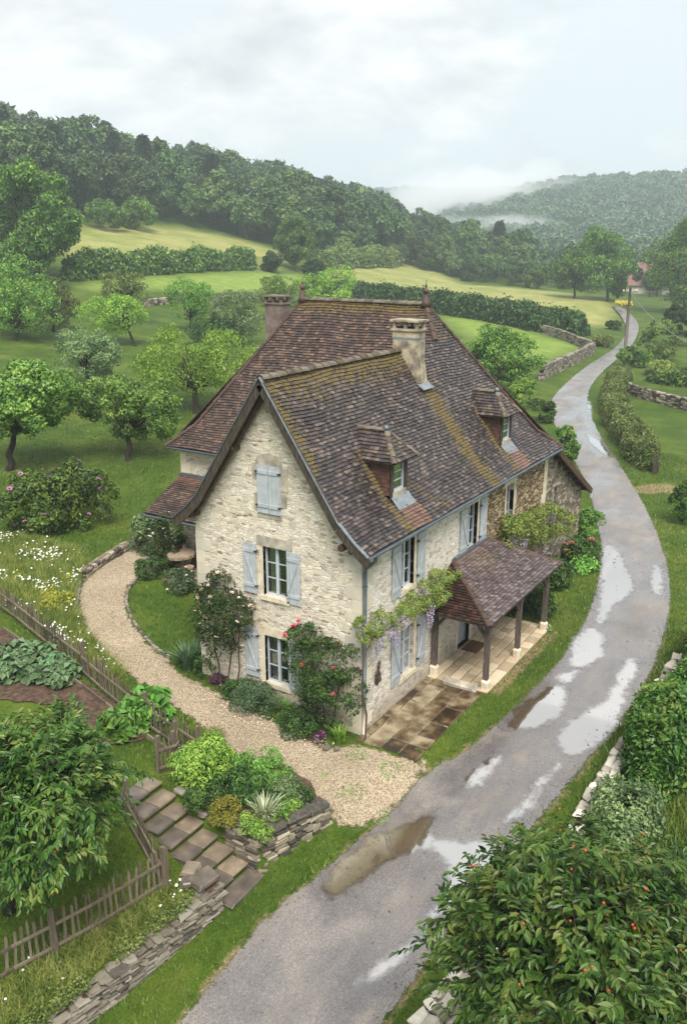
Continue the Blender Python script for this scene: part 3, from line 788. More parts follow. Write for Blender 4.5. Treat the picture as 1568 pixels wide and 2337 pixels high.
def casement(O, U, N, u0, u1, v0, v1, parent, sh=None, rows=3, cols=2, back=.17, curtain=True, sill=True, lintel='lintel', surround=True, lw=.16, lh=.24):
    mb = MB(); t = .045
    def fb(a, b, c, d, e0=-back, e1=-back+.05): frame_box(mb, O, U, N, a, b, c, d, e0, e1)
    fb(u0, u1, v0, v0+.06); fb(u0, u1, v1-.05, v1); fb(u0, u0+.05, v0+.06, v1-.05); fb(u1-.05, u1, v0+.06, v1-.05)
    um = (u0+u1)/2
    if cols == 2: fb(um-.045, um+.045, v0+.06, v1-.05, -back, -back+.06)
    segs = [(u0+.05, um-.045), (um+.045, u1-.05)] if cols == 2 else [(u0+.05, u1-.05)]
    for a, b in segs:
        for k in range(1, rows):
            z = v0+.06+(v1-v0-.11)*k/rows; fb(a, b, z-.013, z+.013, -back+.005, -back+.035)
    w = mb.build('window', MAT['frame'], parent)
    g = MB()
    for a, b in segs: frame_box(g, O, U, N, a, b, v0+.06, v1-.05, -back+.008, -back+.016)
    g.build('pane', MAT['glass'], w)
    if curtain:
        for a, b in ((u0+.04, u0+.04+(u1-u0)*.24), (u1-.04-(u1-u0)*.24, u1-.04)):
            c = MB(); n = 6
            for i in range(n):
                x0 = a+(b-a)*i/n; x1 = a+(b-a)*(i+1)/n
                frame_box(c, O, U, N, x0, x1, v0+.03, v1-.02, -back-.12-.02*(i % 2), -back-.10-.02*(i % 2))
            c.build('curtain', MAT['curtain'], w)
    if sill:
        s = MB(); frame_box(s, O, U, N, u0-.1, u1+.1, v0-.13, v0+.004, -.22, .055); s.build('sill', MAT['lintel'], w)
    if lintel:
        s = MB(); frame_box(s, O, U, N, u0-lw-.05, u1+lw+.05, v1, v1+lh, -.2, .012); s.build('lintel', MAT[lintel], w)
    if surround:
        for sd in (0, 1):
            s = MB(); z = v0-.13
            while z < v1-.05:
                hh = min(random.uniform(.28, .46), v1-z); ww = random.choice((.12, .24)); ww = min(ww, lw+.08)
                if sd == 0: frame_box(s, O, U, N, u0-ww, u0, z+.004, z+hh-.004, -.15, .008)
                else: frame_box(s, O, U, N, u1, u1+ww, z+.004, z+hh-.004, -.15, .008)
                z += hh
            s.build('surround', MAT['lintel'], w)
    if sh:
        for a, b, c, d, hi in sh: shutter(O, U, N, a, b, c, d, w, hi)
    return w

OG, UG, NG = (0, 0, 0), (0, 1, 0), (-1, 0, 0)
OS, US, NS = (0, 0, 0), (1, 0, 0), (0, -1, 0)
# --- walls
apex = 9.55
wall('gable_wall', MAT['rub_gable'], OG, UG, NG, 0, W, -.8, [(0, H), (.55, 6.22), (W/2, apex), (W-.55, 6.22), (W, H)],
     [(2.41, 3.22, 3.5, 4.98), (2.41, 3.24, .76, 2.26)], house)
wall('side_wall', MAT['rub_side'], OS, US, NS, 0, 8.33, -.8, [(0, H), (8.33, H)], [(2.18, 2.98, 3.52, 5.0), (6.68, 7.5, 3.42, 4.94), (2.24, 3.08, .72, 2.28), (6.3, 7.2, 0, 2.1)], house)
wall('old_stone_wall', MAT['rub_old'], OS, US, NS, 8.33, 14.1, -.8, [(8.33, H), (14.1, H)], [(10.02, 10.72, 3.32, 4.86)], house)
wall('outbuilding_wall', MAT['rub_grey'], (0, .01, 0), US, NS, 14.1, 16.2, -.8, [(14.1, 5.5), (14.23, 5.4), (16.2, 4.30)], [(15.15, 15.62, 2.45, 3.62)], house)
wall('outbuilding_wall', MAT['rub_grey'], (0, .01, 0), US, NS, 16.2, 19.0, -.8, [(16.2, 4.30), (19.0, 2.75)], [], house)
wall('outbuilding_wall', MAT['rub_grey'], (19.0, 0, 0), (0, 1, 0), (1, 0, 0), .01, 7.0, -.8, [(.01, 2.75), (7.0, 2.75)], [], house)
wall('front_wall', MAT['rub_gable'], (XB, 0, 0), UG, NG, W, WM, -.8, [(W, 5.4), (WM, 5.4)], [], house)
wall('wing_wall', MAT['rub_gable'], (0, W, 0), US, (0, 1, 0), 0, XB, -.8, [(0, H), (XB, H)], [], house)
wall('end_wall', MAT['rub_gable'], (0, WM, 0), US, (0, 1, 0), XB, 14.23, -.8, [(XB, 5.4), (14.23, 5.4)], [], house)
wall('back_wall', MAT['rub_grey'], (14.23, 0, 0), UG, (1, 0, 0), 0, WM, -.8, [(0, 5.4), (WM, 5.4)], [], house)

# --- dressed corner stones
def quoin(x, y, sx, sy, z0, z1):
    q = MB(); z = z0; k = 0
    while z < z1:
        hh = random.uniform(.30, .44); a, b = ((.62, .3), (.34, .5))[k % 2]; k += 1
        a *= random.uniform(.85, 1.1); b *= random.uniform(.85, 1.1)
        if z+hh > z1: hh = z1-z
        # two slabs hugging the two faces of the corner
        x0, x1 = (x-.012, x+a) if sx > 0 else (x-a, x+.012)
        y0, y1 = (y-.012, y+b) if sy > 0 else (y-b, y+.012)
        q.bbox((x0, y0, z+.005), (x1, y1, z+hh-.005)); z += hh
    q.build('corner_stones', MAT['quoin'], house)
quoin(0, 0, 1, 1, -.5, 5.25); quoin(0, W, 1, -1, -.3, 5.0); quoin(XB, WM, 1, -1, 2.6, 5.2)
q = MB(); z = 2.9
while z < 5.4:
    hh = random.uniform(.3, .5); frame_box(q, OS, US, NS, 13.85-random.choice((0, .18)), 14.22, z, min(z+hh-.01, 5.45), -.1, .014); z += hh
q.build('corner_stones', MAT['lintel'], house)

# --- windows
casement(OG, UG, NG, 2.41, 3.22, 3.5, 4.98, house, sh=[(3.44, 3.9, 3.5, 5.0, False), (1.93, 2.38, 3.44, 4.98, True)], lintel='lintel_grey', lh=.3)
casement(OG, UG, NG, 2.41, 3.24, .76, 2.26, house, sh=[(3.46, 3.94, .84, 2.4, False), (1.9, 2.37, .76, 2.3, True)], lh=.26)
casement(OS, US, NS, 2.18, 2.98, 3.52, 5.0, house, sh=[(1.62, 2.12, 3.46, 5.0, True), (3.14, 3.62, 3.5, 5.02, False)], lh=.22)
casement(OS, US, NS, 6.68, 7.5, 3.42, 4.94, house, sh=[(6.1, 6.62, 3.4, 4.94, True), (7.66, 8.18, 3.42, 4.96, False)], lh=.22)
casement(OS, US, NS, 2.24, 3.08, .72, 2.28, house, sh=[(1.66, 2.18, .72, 2.3, True), (3.26, 3.76, .74, 2.32, False)], lh=.22)
casement(OS, US, NS, 10.02, 10.72, 3.32, 4.86, house, rows=4, cols=2, lw=.2, lh=.3, back=.2)
casement((0, .01, 0), US, NS, 15.15, 15.62, 2.45, 3.62, house, rows=1, cols=1, curtain=False, lw=.1, lh=.12, lintel='lintel_grey', surround=False)
for a, b, c in ((9.75, 10.05, 2.6), (10.68, 11.0, 2.75)): s = MB(); frame_box(s, OS, US, NS, a, b, c, 3.2, -.05, .01); s.build('surround', MAT['lintel'], house)
# closed loft shutters under an arched stone
lo = MB(); frame_box(lo, OG, UG, NG, 2.55, 3.33, 5.98, 7.32, .004, .03); lo = lo.build('loft_window', MAT['frame'], house)
shutter(OG, UG, NG, 2.945, 3.32, 5.97, 7.33, lo, True, False, 3); shutter(OG, UG, NG, 2.56, 2.935, 5.97, 7.33, lo, False, False, 3)
s = MB(); arc = [(2.94+.46*math.cos(a), 7.33+.34*math.sin(a)) for a in np.linspace(0, math.pi, 11)]
s.add([(-.016, y, z) for y, z in arc]+[(.05, y, z) for y, z in arc], [tuple(range(11))[::-1]]+[(i, i+1, 12+i, 11+i) for i in range(10)])
s.build('lintel', MAT['lintel_grey'], lo)
for y0, y1, z0, z1 in ((2.36, 2.55, 6.2, 6.62), (2.3, 2.55, 6.66, 7.3), (3.34, 3.5, 6.9, 7.35), (3.34, 3.47, 6.05, 6.5), (2.52, 3.36, 5.82, 5.965)): s = MB(); frame_box(s, OG, UG, NG, y0, y1, z0, z1, -.05, .014); s.build('surround', MAT['lintel_grey'], lo)

# front door under the porch
d = MB()
for i in range(5): frame_box(d, OS, US, NS, 6.36+i*.156, 6.36+(i+1)*.156-.006, .02, 2.05, -.2, -.16)
frame_box(d, OS, US, NS, 6.3, 6.36, 0, 2.1, -.22, -.13); frame_box(d, OS, US, NS, 7.14, 7.2, 0, 2.1, -.22, -.13)
door = d.build('door', MAT['shutter'], house)
k = MB(); k.box((7.0, .13, 1.02), (.1, .04, .03)); k.build('handle', MAT['iron'], door)
for a, b, c, d, nm in ((6.1, 6.3, 0, 2.1, 'surround'), (7.2, 7.42, 0, 2.1, 'surround'), (6.05, 7.46, 2.1, 2.36, 'lintel')): s = MB(); frame_box(s, OS, US, NS, a, b, c, d, -.2, .012); s.build(nm, MAT['lintel'], door)
# a dark hole where the limewash has come away
h = MB(); n = 15
def blob(c, r0, r1, seed):
    rr = random.Random(seed); return [(c[0]+r0*math.cos(t)*rr.uniform(.6, 1.25), c[1]+r1*math.sin(t)*rr.uniform(.7, 1.2)) for t in np.linspace(0, 2*math.pi, n, endpoint=False)]
for c, a, b, sd in (((.92, 1.36), .2, .24, 3), ((.95, 1.72), .1, .16, 5), ((.86, 1.5), .14, .2, 9)):
    p = blob(c, a, b, sd); o = [(x, -.02-.006*sd/3, z) for x, z in p]; h.add(o+[(c[0], -.075, c[1])], [(i, (i+1) % n, n) for i in range(n)])
h.build('damp_patch', noisemat('bare dark stone', [(40,32,27),(66,54,46),(150,136,120)], 9, .9, .6), house)

# --- roofs
def prof(pts):
    seg = [0]
    for a, b in zip(pts[:-1], pts[1:]): seg.append(seg[-1]+math.hypot(b[0]-a[0], b[1]-a[1]))
    r = [p[0] for p in pts]; z = [p[1] for p in pts]
    return seg[-1], (lambda t: (float(np.interp(t, seg, r)), float(np.interp(t, seg, z)))), seg

def tiles(mb, pos, ext, T, e, w, moss, fresh=None, th=.034, jit=.008):
    """rows of flat tiles: pos(s, t) -> point on the slope, ext(t) -> (s0, s1)"""
    if 'moss' not in mb.attr: mb.attr['moss'] = []; mb.attr['fresh'] = []
    k = 0; t = 0.0
    def nrm(s, t):
        a = V3(pos(s, t)); return ((V3(pos(s+.01, t))-a).cross(V3(pos(s, t+.01))-a)).normalized()
    while t < T-.02:
        t1 = min(t+e*1.12, T); s0, s1 = ext(t+e*.4)
        if s1-s0 > .04:
            N = nrm((s0+s1)/2, t+.01)
            if N.z < 0: N = -N
            x = s0-(w*.5 if k % 2 else 0)
            while x < s1:
                a = max(x, s0)+.003; b = min(x+w*random.uniform(.96, 1.02), s1)-.003
                if b-a > .02:
                    tt = t+random.uniform(-jit, jit); lift = random.uniform(0, .012)+(random.random() < .05)*.016
                    skew = random.uniform(-.007, .007)*(4 if random.random() < .02 else 1)
                    p = [V3(pos(a, tt)), V3(pos(b, tt+skew)), V3(pos(b, t1)), V3(pos(a, t1))]
                    vs = [p[0]+N*(th+lift+.006), p[1]+N*(th+lift+.006+skew), p[2]+N*.007, p[3]+N*.007, p[0]-N*.012, p[1]-N*.012]
                    mb.add(vs, [(0, 1, 2, 3), (4, 5, 1, 0), (4, 0, 3), (5, 2, 1)])
                    c = (p[0]+p[2])/2; m = moss(c); f = fresh(c) if fresh else 0
                    mb.attr['moss'] += [m]*6; mb.attr['fresh'] += [f]*6
                x += w
        t += e; k += 1

def deck(name, polys, mat, parent, drop=.06, th=.05):
    mb = MB()
    for P in polys:
        n = len(P); top = [V3(p)-V3((0, 0, drop)) for p in P]; bot = [p-V3((0, 0, th)) for p in top]
        mb.add(top+bot, [tuple(range(n)), tuple(range(n, 2*n))[::-1]]+[(i, n+i, n+(i+1) % n, (i+1) % n) for i in range(n)])
    return mb.build(name, mat, parent)

def ridge(mb, p0, p1, r=.13, step=.34, n=7, lift=0.0):
    p0, p1 = V3(p0), V3(p1); d = p1-p0; Ln = d.length; d.normalize(); k = max(1, int(Ln/step))
    sd = d.cross(V3((0, 0, 1))).normalized(); u = sd.cross(d)
    for i in range(k):
        a = p0+d*(Ln*i/k-.02); b = p0+d*(Ln*(i+1)/k+.03); o = len(mb.v); j = random.uniform(-.012, .012)
        vs = []
        for c, rr, dz in ((a, r*1.06, .018), (b, r*.94, 0)):
            for q_ in range(n):
                t = math.pi*q_/(n-1); vs.append(c+sd*(math.cos(t)*rr+j)+u*(math.sin(t)*rr*.85+dz+lift-.02))
            for q_ in range(n):
                t = math.pi*q_/(n-1); vs.append(c+sd*(math.cos(t)*(rr-.02)+j)+u*(math.sin(t)*(rr-.02)*.85+dz+lift-.02))
        F = []
        for q_ in range(n-1):
            F += [(q_, q_+1, 2*n+q_+1, 2*n+q_), (q_, n+q_, n+q_+1, q_+1), (2*n+q_, 2*n+q_+1, 3*n+q_+1, 3*n+q_)]
        mb.add(vs, F)

EAV = -.40
T_R, pR, segR = prof([(EAV, 5.44), (.45, 6.2), (3.71, 10.98)])
T_F, pF, segF = prof([(EAV, 5.40), (.45, 6.2), (3.51, 10.98)])
def zofr(P, run):   # height of a profile at a horizontal run
    return P[0][1]+0
PR = [(EAV, 5.44), (.45, 6.2), (3.71, 10.98)]; PF = [(EAV, 5.40), (.45, 6.2), (3.51, 10.98)]
rz = lambda P, r: float(np.interp(r, [p[0] for p in P], [p[1] for p in P])); zr_ = lambda P, z: float(np.interp(z, [p[1] for p in P], [p[0] for p in P]))
VX = -.40
wob = lambda s, t: .018*math.sin(1.3*s+.7*t)+.014*math.sin(2.7*s-1.3*t+1)+.012*math.sin(.6*s+2.2*t)
def posR(s, t): r, z = pR(t); return (s, r, z+wob(s, t))
hipF = lambda y: XB+y/3.71*3.51
hipB = lambda y: 14.63+(y-EAV)/(3.71-EAV)*(10.61-14.63)
def extR(t):
    r, z = pR(t); return (VX if r < W/2 else hipF(r), hipB(r))
def mossR(p):
    m = 0
    xs = np.interp(p.y, [.1, 1.0, 2.1], [8.0, 7.78, 7.5]); dx = abs(p.x-xs)
    if p.y < 2.2: m = max(m, .60*math.exp(-(dx/.52)**2))
    if p.x < 7.2: m = max(m,   .56*math.exp(-((W/2-p.y)/.5)**2), .52*math.exp(-((p.x+.35)/.5)**2)*(p.y > 1.2))
    for cx in (2.65, 10.6):
        if p.y < 1.4: m = max(m, .62*math.exp(-((p.x-cx+.62)/.2)**2))
    if p.y < .9 and 3.2 < p.x < 5.0: m = max(m, .42*math.exp(-((p.x-3.3-1.1*(.9-p.y))/.22)**2))
    if p.y > 2.9: m = max(m, .3)
    return m+.10
def freshR(p):
    for cx, w2 in ((2.72, .52), (10.68, .5)):
        if abs(p.x-cx-.1) < w2 and p.y < .3: return .55
    return 0
rt_ = MB(); tiles(rt_, posR, extR, T_R, .108, .155, mossR, freshR)
# left slope of the wing
def posL(s, t): r, z = pR(t); return (s, W-r, z)
def extL(t):
    r, z = pR(t); return (VX, XB+zr_(PF, z)) if r < W/2 else (0, 0)
tiles(rt_, posL, extL, segR[1]+(segR[2]-segR[1])*(W/2-.45)/3.26, .108, .155, lambda p: .12)
roof = rt_.build('roof', MAT['tile_main'], house)
bt = MB()
def posF(s, t): r, z = pF(t); return (XB+r, s, z+wob(s, t))
def extF(t):
    r, z = pF(t)
    lo = W-zr_(PR, z) if z < 9.72 else r/3.51*3.71
    hi = 13.07+(r-EAV)/(3.51-EAV)*(9.09-13.07)
    return (lo, hi)
tiles(bt, posF, extF, T_F, .112, .17, lambda p: .10+.52*math.exp(-((10.9-p.z)/.45)**2))
def posH(s, t):
    r = EAV+(3.6-EAV)*t/6.9; return (s, WM-r, float(np.interp(r, [EAV, .45, 3.6], [5.4, 6.2, 10.98])))
def extH(t):
    r = EAV+(3.6-EAV)*t/6.9; a = XB+EAV+(r-EAV)/(3.6-EAV)*(10.61-XB-EAV); return (a, 14.63+(r-EAV)/(3.6-EAV)*(10.61-14.63))
tiles(bt, posH, extH, 6.9, .118, .19, lambda p: .12)
bt.build('roof', MAT['tile_back'], house)
R1, R2 = (10.61, 3.71, 10.98), (10.61, 9.09, 10.98)
dk = deck('roof_deck', [
    [(VX, EAV, 5.44), (14.63, EAV, 5.44), (hipB(.45), .45, 6.2), (VX, .45, 6.2)],
    [(VX, .45, 6.2), (hipB(.45), .45, 6.2), R1, (9.79, W/2, 9.72), (VX, W/2, 9.72)],
    [(VX, W-EAV, 5.44), (VX, W-.45, 6.2), (XB+.45, W-.45, 6.2), (XB+EAV, W-EAV, 5.44)],
    [(VX, W-.45, 6.2), (VX, W/2, 9.72), (9.79, W/2, 9.72), (XB+.45, W-.45, 6.2)],
    [(XB+EAV, W-EAV, 5.4), (XB+.45, W-.45, 6.2), (XB+.45, 12.24, 6.2), (XB+EAV, 13.07, 5.4)],
    [(XB+.45, W-.45, 6.2), (9.79, W/2, 9.72), R1, R2, (XB+.45, 12.24, 6.2)],
    [(XB+EAV, 13.07, 5.4), R2, (14.63, 13.07, 5.4)], [(14.63, 13.07, 5.4), R2, R1, (14.63, EAV, 5.44)]], MAT['deck'], house)
rg = MB(); ridge(rg, (VX, W/2, 9.74), (7.0, W/2, 9.74), .13); rg.build('ridge_tiles', MAT['ridge'], house)
rg = MB(); ridge(rg, (10.61, 3.75, 11.0), (10.61, 9.05, 11.0), .12); rg.build('ridge_tiles', MAT['ridge'], house)
for a, b in (((XB+EAV, 13.07, 5.42), (XB+.45, 12.2, 6.22)), ((XB+.45, 12.2, 6.22), R2), ((14.63, EAV, 5.46), (hipB(.45), .45, 6.22)), ((hipB(.45), .45, 6.22), R1), ((9.85, 2.9, 9.82), R1), ((14.63, 13.07, 5.42), R2)):
    rg = MB(); ridge(rg, a, b, .10, .36); rg.build('hip_tiles', MAT['ridge_red'], house)
for p in (R1, R2):
    f = MB(); f.lathe((p[0], p[1], p[2]), [(.2, -.08), (.15, .1), (.07, .34), (.06, .38), (.10, .42), (.115, .48), (.08, .54), (.035, .58), (.05, .62), (.055, .65), (.02, .70), (.008, .86)], 10)
    f.build('finial', MAT['finial'], house, True)
# verges: rafters, barge boards, purlin ends
def vpts(off, side):
    pts = [(EAV-.06, 5.38), (-.05, 5.70), (.45, 6.18), (W/2, 9.72)]
    return [(y if side < 0 else W-y, z+off) for y, z in pts]
for side in (-1, 1):
    m = MB(); P = vpts(-.12, side)
    for a, b in zip(P[:-1], P[1:]): m.beam((VX-.02, a[0], a[1]), (VX-.02, b[0], b[1]), .06, .26, (-1, 0, 0) if False else (0, -.5*side, 1))
    m.build('barge_board', MAT['oldwood'], house)
    m = MB()
    for a, b in zip(P[:-1], P[1:]): m.beam((VX-.03, a[0], a[1]+.19), (VX-.03, b[0], b[1]+.19), .1, .03, (0, -.5*side, 1))
    m.build('verge_trim', MAT['zinc'] if side > 0 else MAT['lead'], house)
    m = MB()
    P = [(.12 if side < 0 else W-.12, 5.55), (W/2, 9.42)]
    m.beam((-.2, P[0][0], P[0][1]), (-.2, P[1][0], P[1][1]), .12, .16, (0, -.5*side, 1))
    m.build('rafter', MAT['brownwood'], house)
for y, z in ((.1, 5.5), (.42, 5.52), (1.62, 7.72), (W/2, 9.35), (4.0, 7.72), (W-.12, 5.6)):
    m = MB(); m.tube([(-.36, y, z), (.2, y, z)], [.1, .1], 8); m.build('purlin_end', MAT['brownwood'], house)
# gutters and down pipe
def gutter(p0, p1, r=.065):
    m = MB(); p0 = V3(p0); p1 = V3(p1); d = (p1-p0).normalized(); sd = d.cross(V3((0, 0, 1))).normalized(); n = 7; vs = []
    for c in (p0, p1):
        for rr in (r, r-.008):
            for k_ in range(n):
                t = math.pi+math.pi*k_/(n-1); vs.append(c+sd*math.cos(t)*rr+V3((0, 0, 1))*(math.sin(t)*rr))
    F = []
    for k_ in range(n-1): F += [(k_, k_+1, 2*n+k_+1, 2*n+k_), (n+k_, 3*n+k_, 3*n+k_+1, n+k_+1)]
    F += [(0, 2*n, 3*n, n), (n-1, 2*n-1, 4*n-1, 3*n-1)]
    m.add(vs, F); return m.build('gutter', MAT['zinc'], house)
gutter((-.3, EAV-.06, 5.42), (14.6, EAV-.06, 5.42)); gutter((XB+EAV-.06, 5.95, 5.37), (XB+EAV-.06, 13.05, 5.37))
m = MB(); m.tube([(-.05, EAV-.06, 5.38), (-.05, EAV-.05, 5.24), (.02, -.26, 5.06), (.06, -.09, 4.94), (.06, -.085, 4.8), (.06, -.085, .92)], .05, 10)
for z in (4.4, 3.0, 1.5): m.tube([(.06, -.085, z), (.06, -.085, z+.05)], .062, 10)
dp = m.build('down_pipe', MAT['zinc'], house, True)
m = MB(); m.tube([(.06, -.085, .92), (.06, -.085, -.05)], .056, 10); m.build('pipe_foot', MAT['whitepipe'], dp, True)

# --- chimneys
def chimney(x0, x1, y0, y1, zb, zt, mat, strap=False, splay=False):
    m = MB()
    if splay:
        m.add([(x0-.02, y0-.05, zb), (x1+.12, y0-.1, zb), (x1+.12, y1, zb), (x0-.02, y1, zb), (x0, y0, zb+1.0), (x1, y0, zb+1.0), (x1, y1, zb+1.0), (x0, y1, zb+1.0)], [(0, 1, 5, 4), (1, 2, 6, 5), (2, 3, 7, 6), (3, 0, 4, 7)])
        m.bbox((x0, y0, zb+1.0), (x1, y1, zt))
    else: m.bbox((x0, y0, zb), (x1, y1, zt))
    m.bbox((x0-.05, y0-.05, zt), (x1+.05, y1+.05, zt+.07))
    c = m.build('chimney', mat, house)
    a = MB(); w = .1
    ny_ = 3 if (y1-y0) > .7 else 2; nx_ = 2
    for i in range(nx_+0):
        for j in range(ny_):
            xx = x0+w/2+(x1-x0-w)*i/(nx_-1); yy = y0+w/2+(y1-y0-w)*j/(ny_-1); a.box((xx, yy, zt+.07+.11), (w, w, .22), jit=.05)
    a.bbox((x0-.08, y0-.08, zt+.29), (x1+.08, y1+.08, zt+.35)); a.build('chimney_cap', mat, c)
    a = MB(); a.bbox((x0+.1, y0+.1, zt+.072), (x1-.1, y1-.1, zt+.11)); a.build('flue', MAT['soot'], c)
    if strap:
        a = MB(); z = zt-.26
        for p in (((x0-.012, y0-.012, z), (x1+.012, y0, z+.06)), ((x0-.012, y0-.012, z), (x0, y1+.012, z+.06)), ((x1, y0-.012, z), (x1+.012, y1+.012, z+.06))): a.bbox(*p)
        a.build('strap', MAT['lead'], c)
    return c
ch = chimney(7.02, 7.58, 2.16, 3.06, 8.45, 10.38, MAT['render'], True, True)
a = MB(); a.beam((7.0, 1.98, 8.60), (7.75, 1.98, 8.60), .3, .03, (0, -.55, .82)); a.build('flashing', MAT['lead'], ch)
chimney(11.0, 11.6, 10.42, 11.24, 7.2, 10.72, MAT['render_brown'])

# --- dormers
def dormer(cx, w=.96):
    yf, zs, ze, zr = .40, 6.33, 7.38, 8.08
    zm = lambda y: rz(PR, y)
    y_of = lambda z: zr_(PR, z)
    m = MB()
    for sx in (-1, 1):
        x = cx+sx*w/2
        m.add([(x, yf, zm(yf)-.05), (x, yf, ze), (x, y_of(ze)+.05, ze)], [(0, 1, 2)] if sx > 0 else [(0, 2, 1)])
    # tile hung cheeks
    rows = 9; cheeks = []
    for sx in (-1, 1):
        mb = MB(); mb.attr = {'moss': [], 'fresh': []}; cheeks.append(mb)
        x = cx+sx*(w/2+.004)
        for k_ in range(rows):
            z0 = zs+(ze-zs)*k_/rows; z1 = zs+(ze-zs)*(k_+1.1)/rows
            y1 = y_of(z0)+.1; y = yf+.01-(.08 if k_ % 2 else 0)
            while y < y1:
                a_, b_ = max(y, yf+.01), min(y+.16, y1)
                if b_-a_ > .02:
                    mb.add([(x+sx*.016, a_, z0), (x+sx*.016, b_-.004, z0), (x+sx*.002, b_-.004, min(z1, ze)), (x+sx*.002, a_, min(z1, ze)), (x, a_, z0), (x, b_-.004, z0)],
                           [(0, 1, 2, 3), (4, 5, 1, 0)] if sx > 0 else [(3, 2, 1, 0), (0, 1, 5, 4)])
                    mb.attr['moss'] += [.25*(y > .75)]*6; mb.attr['fresh'] += [0]*6
                y += .16
    D = m.build('dormer', MAT['brickcheek'], house)
    for mb in cheeks: mb.build('cheek_tiles', MAT['brickcheek'], D)
    # front frame
    f = MB(); u0, u1 = cx-w/2, cx+w/2
    for a, b in ((u0, u0+.16), (u1-.16, u1)): frame_box(f, (0, yf, 0), US, NS, a, b, zs-.1, ze, -.1, .03)
    frame_box(f, (0, yf, 0), US, NS, u0, u1, ze-.14, ze, -.09, .035)
    f.build('timber_frame', MAT['oldwood'], D)
    f = MB(); frame_box(f, (0, yf, 0), US, NS, u0+.1, u1-.1, zs-.12, zs+.06, -.1, .06); f.build('sill', MAT['lintel_grey'], D)
    wd = casement((0, yf, 0), US, NS, u0+.16, u1-.16, zs+.06, ze-.14, D, rows=3, cols=1, back=.06, curtain=True, sill=False, lintel=None, surround=False)
    f = MB(); f.add([(u0+.02, yf-.03, zs-.07), (u1+.06, yf-.03, zs-.07), (u1+.06, .1, rz(PR, .1)+.055), (u0+.02, .1, rz(PR, .1)+.055)], [(0, 1, 2, 3)]); f.build('lead_apron', MAT['lead'], D)
    # hipped tiled roof
    ow = w/2+.2; fy = yf-.24; rf = yf+.42; zb_ = ze-.06
    t = MB()
    def ps(sx):
        def p(s, tt): k_ = tt/1.0; return (cx+sx*ow*(1-k_), s, zb_+(zr-zb_)*k_)
        return p
    def es(tt):
        z = zb_+(zr-zb_)*tt; return (fy+(rf-fy)*tt, y_of(z)+.05)
    sl = math.hypot(ow, zr-zb_)
    for sx in (-1, 1): tiles(t, ps(sx), es, 1.0, .115/sl, .15, lambda p: .26)
    def pf(s, tt): return (s, fy+(rf-fy)*tt, zb_+(zr-zb_)*tt)
    tiles(t, pf, lambda tt: (cx-ow*(1-tt), cx+ow*(1-tt)), 1.0, .115/math.hypot(rf-fy, zr-zb_), .15, lambda p: .26)
    rf_o = t.build('dormer_roof', MAT['tile_main'], D)
    A, B, Cc = (cx-ow, fy, zb_), (cx+ow, fy, zb_), (cx, rf, zr)
    deck('roof_deck', [[A, Cc, (cx, y_of(zr)+.1, zr), (cx-ow, y_of(zb_)+.1, zb_)], [B, (cx+ow, y_of(zb_)+.1, zb_), (cx, y_of(zr)+.1, zr), Cc], [A, B, Cc]], MAT['deck'], D, .015, .03)
    r_ = MB(); ridge(r_, (cx, rf, zr), (cx, y_of(zr)+.05, zr), .09, .26); ridge(r_, A, Cc, .08, .24); ridge(r_, B, Cc, .08, .24); r_.build('ridge_tiles', MAT['ridge'], D)
    f = MB(); f.lathe((cx, rf, zr), [(.1, .0), (.11, .06), (.07, .13), (.0, .15)], 8); f.build('ridge_cap', MAT['zinc'], D, True)
    return D
dormer(2.68); dormer(10.62)

# --- lean-to roof of the far outbuilding
t = MB()
def pL2(s, tt): return (19.4-tt*math.cos(.51), s, 2.58+tt*math.sin(.51)+.04)
tiles(t, pL2, lambda tt: (-.3, 7.2), 5.85, .115, .17, lambda p: .2)
lt = t.build('outbuilding_roof', MAT['tile_main'], house)
deck('roof_deck', [[(19.4, -.3, 2.6), (19.4, 7.2, 2.6), (14.2, 7.2, 5.5), (14.2, -.3, 5.5)]], MAT['deck'], lt)
m = MB(); m.beam((19.45, -.32, 2.5), (14.4, -.32, 5.33), .06, .24, (0, 0, 1)); m.build('barge_board', MAT['brownwood'], lt)
for k_ in range(7):
    x = 15.0+k_*.65; m = MB(); m.tube([(x, -.28, 5.28-(x-14.25)*.557), (x, .1, 5.28-(x-14.25)*.557)], .06, 6); m.build('rafter_end', MAT['brownwood'], lt)

# --- garden side lean-to
lp = MB()
def pP(s, tt): k_ = tt/2.36; return (4.96+2.14*k_, s, 3.12+1.05*k_)
tiles(lp, pP, lambda tt: (W+.02, 12.75), 2.36, .112, .17, lambda p: .12, lambda p: .7*max(0, (p.x-6.55)/.5))
lpo = lp.build('lean_to_porch', MAT['tile_back'], house)
deck('roof_deck', [[(4.96, W+.02, 3.1), (7.1, W+.02, 4.15), (7.1, 12.75, 4.15), (4.96, 12.75, 3.1)]], MAT['deck'], lpo)
g_ = gutter((4.9, W+.3, 3.06), (4.9, 12.8, 3.06)); g_.parent = lpo
m = MB(); m.beam((7.06, W, 4.22), (7.06, 12.75, 4.22), .1, .12); m.build('flashing', MAT['zinc'], lpo)
for y in (12.2, 8.2):
    zg_ = Zf(5.15, y); m = MB(); m.beam((5.15, y, zg_-.1), (5.15, y, 3.02), .16, .16, (1, 0, 0)); m.build('post', MAT['brownwood'], lpo)
m = MB(); m.beam((5.15, W, 2.98), (5.15, 12.6, 2.98), .14, .16); m.build('beam', MAT['brownwood'], lpo)

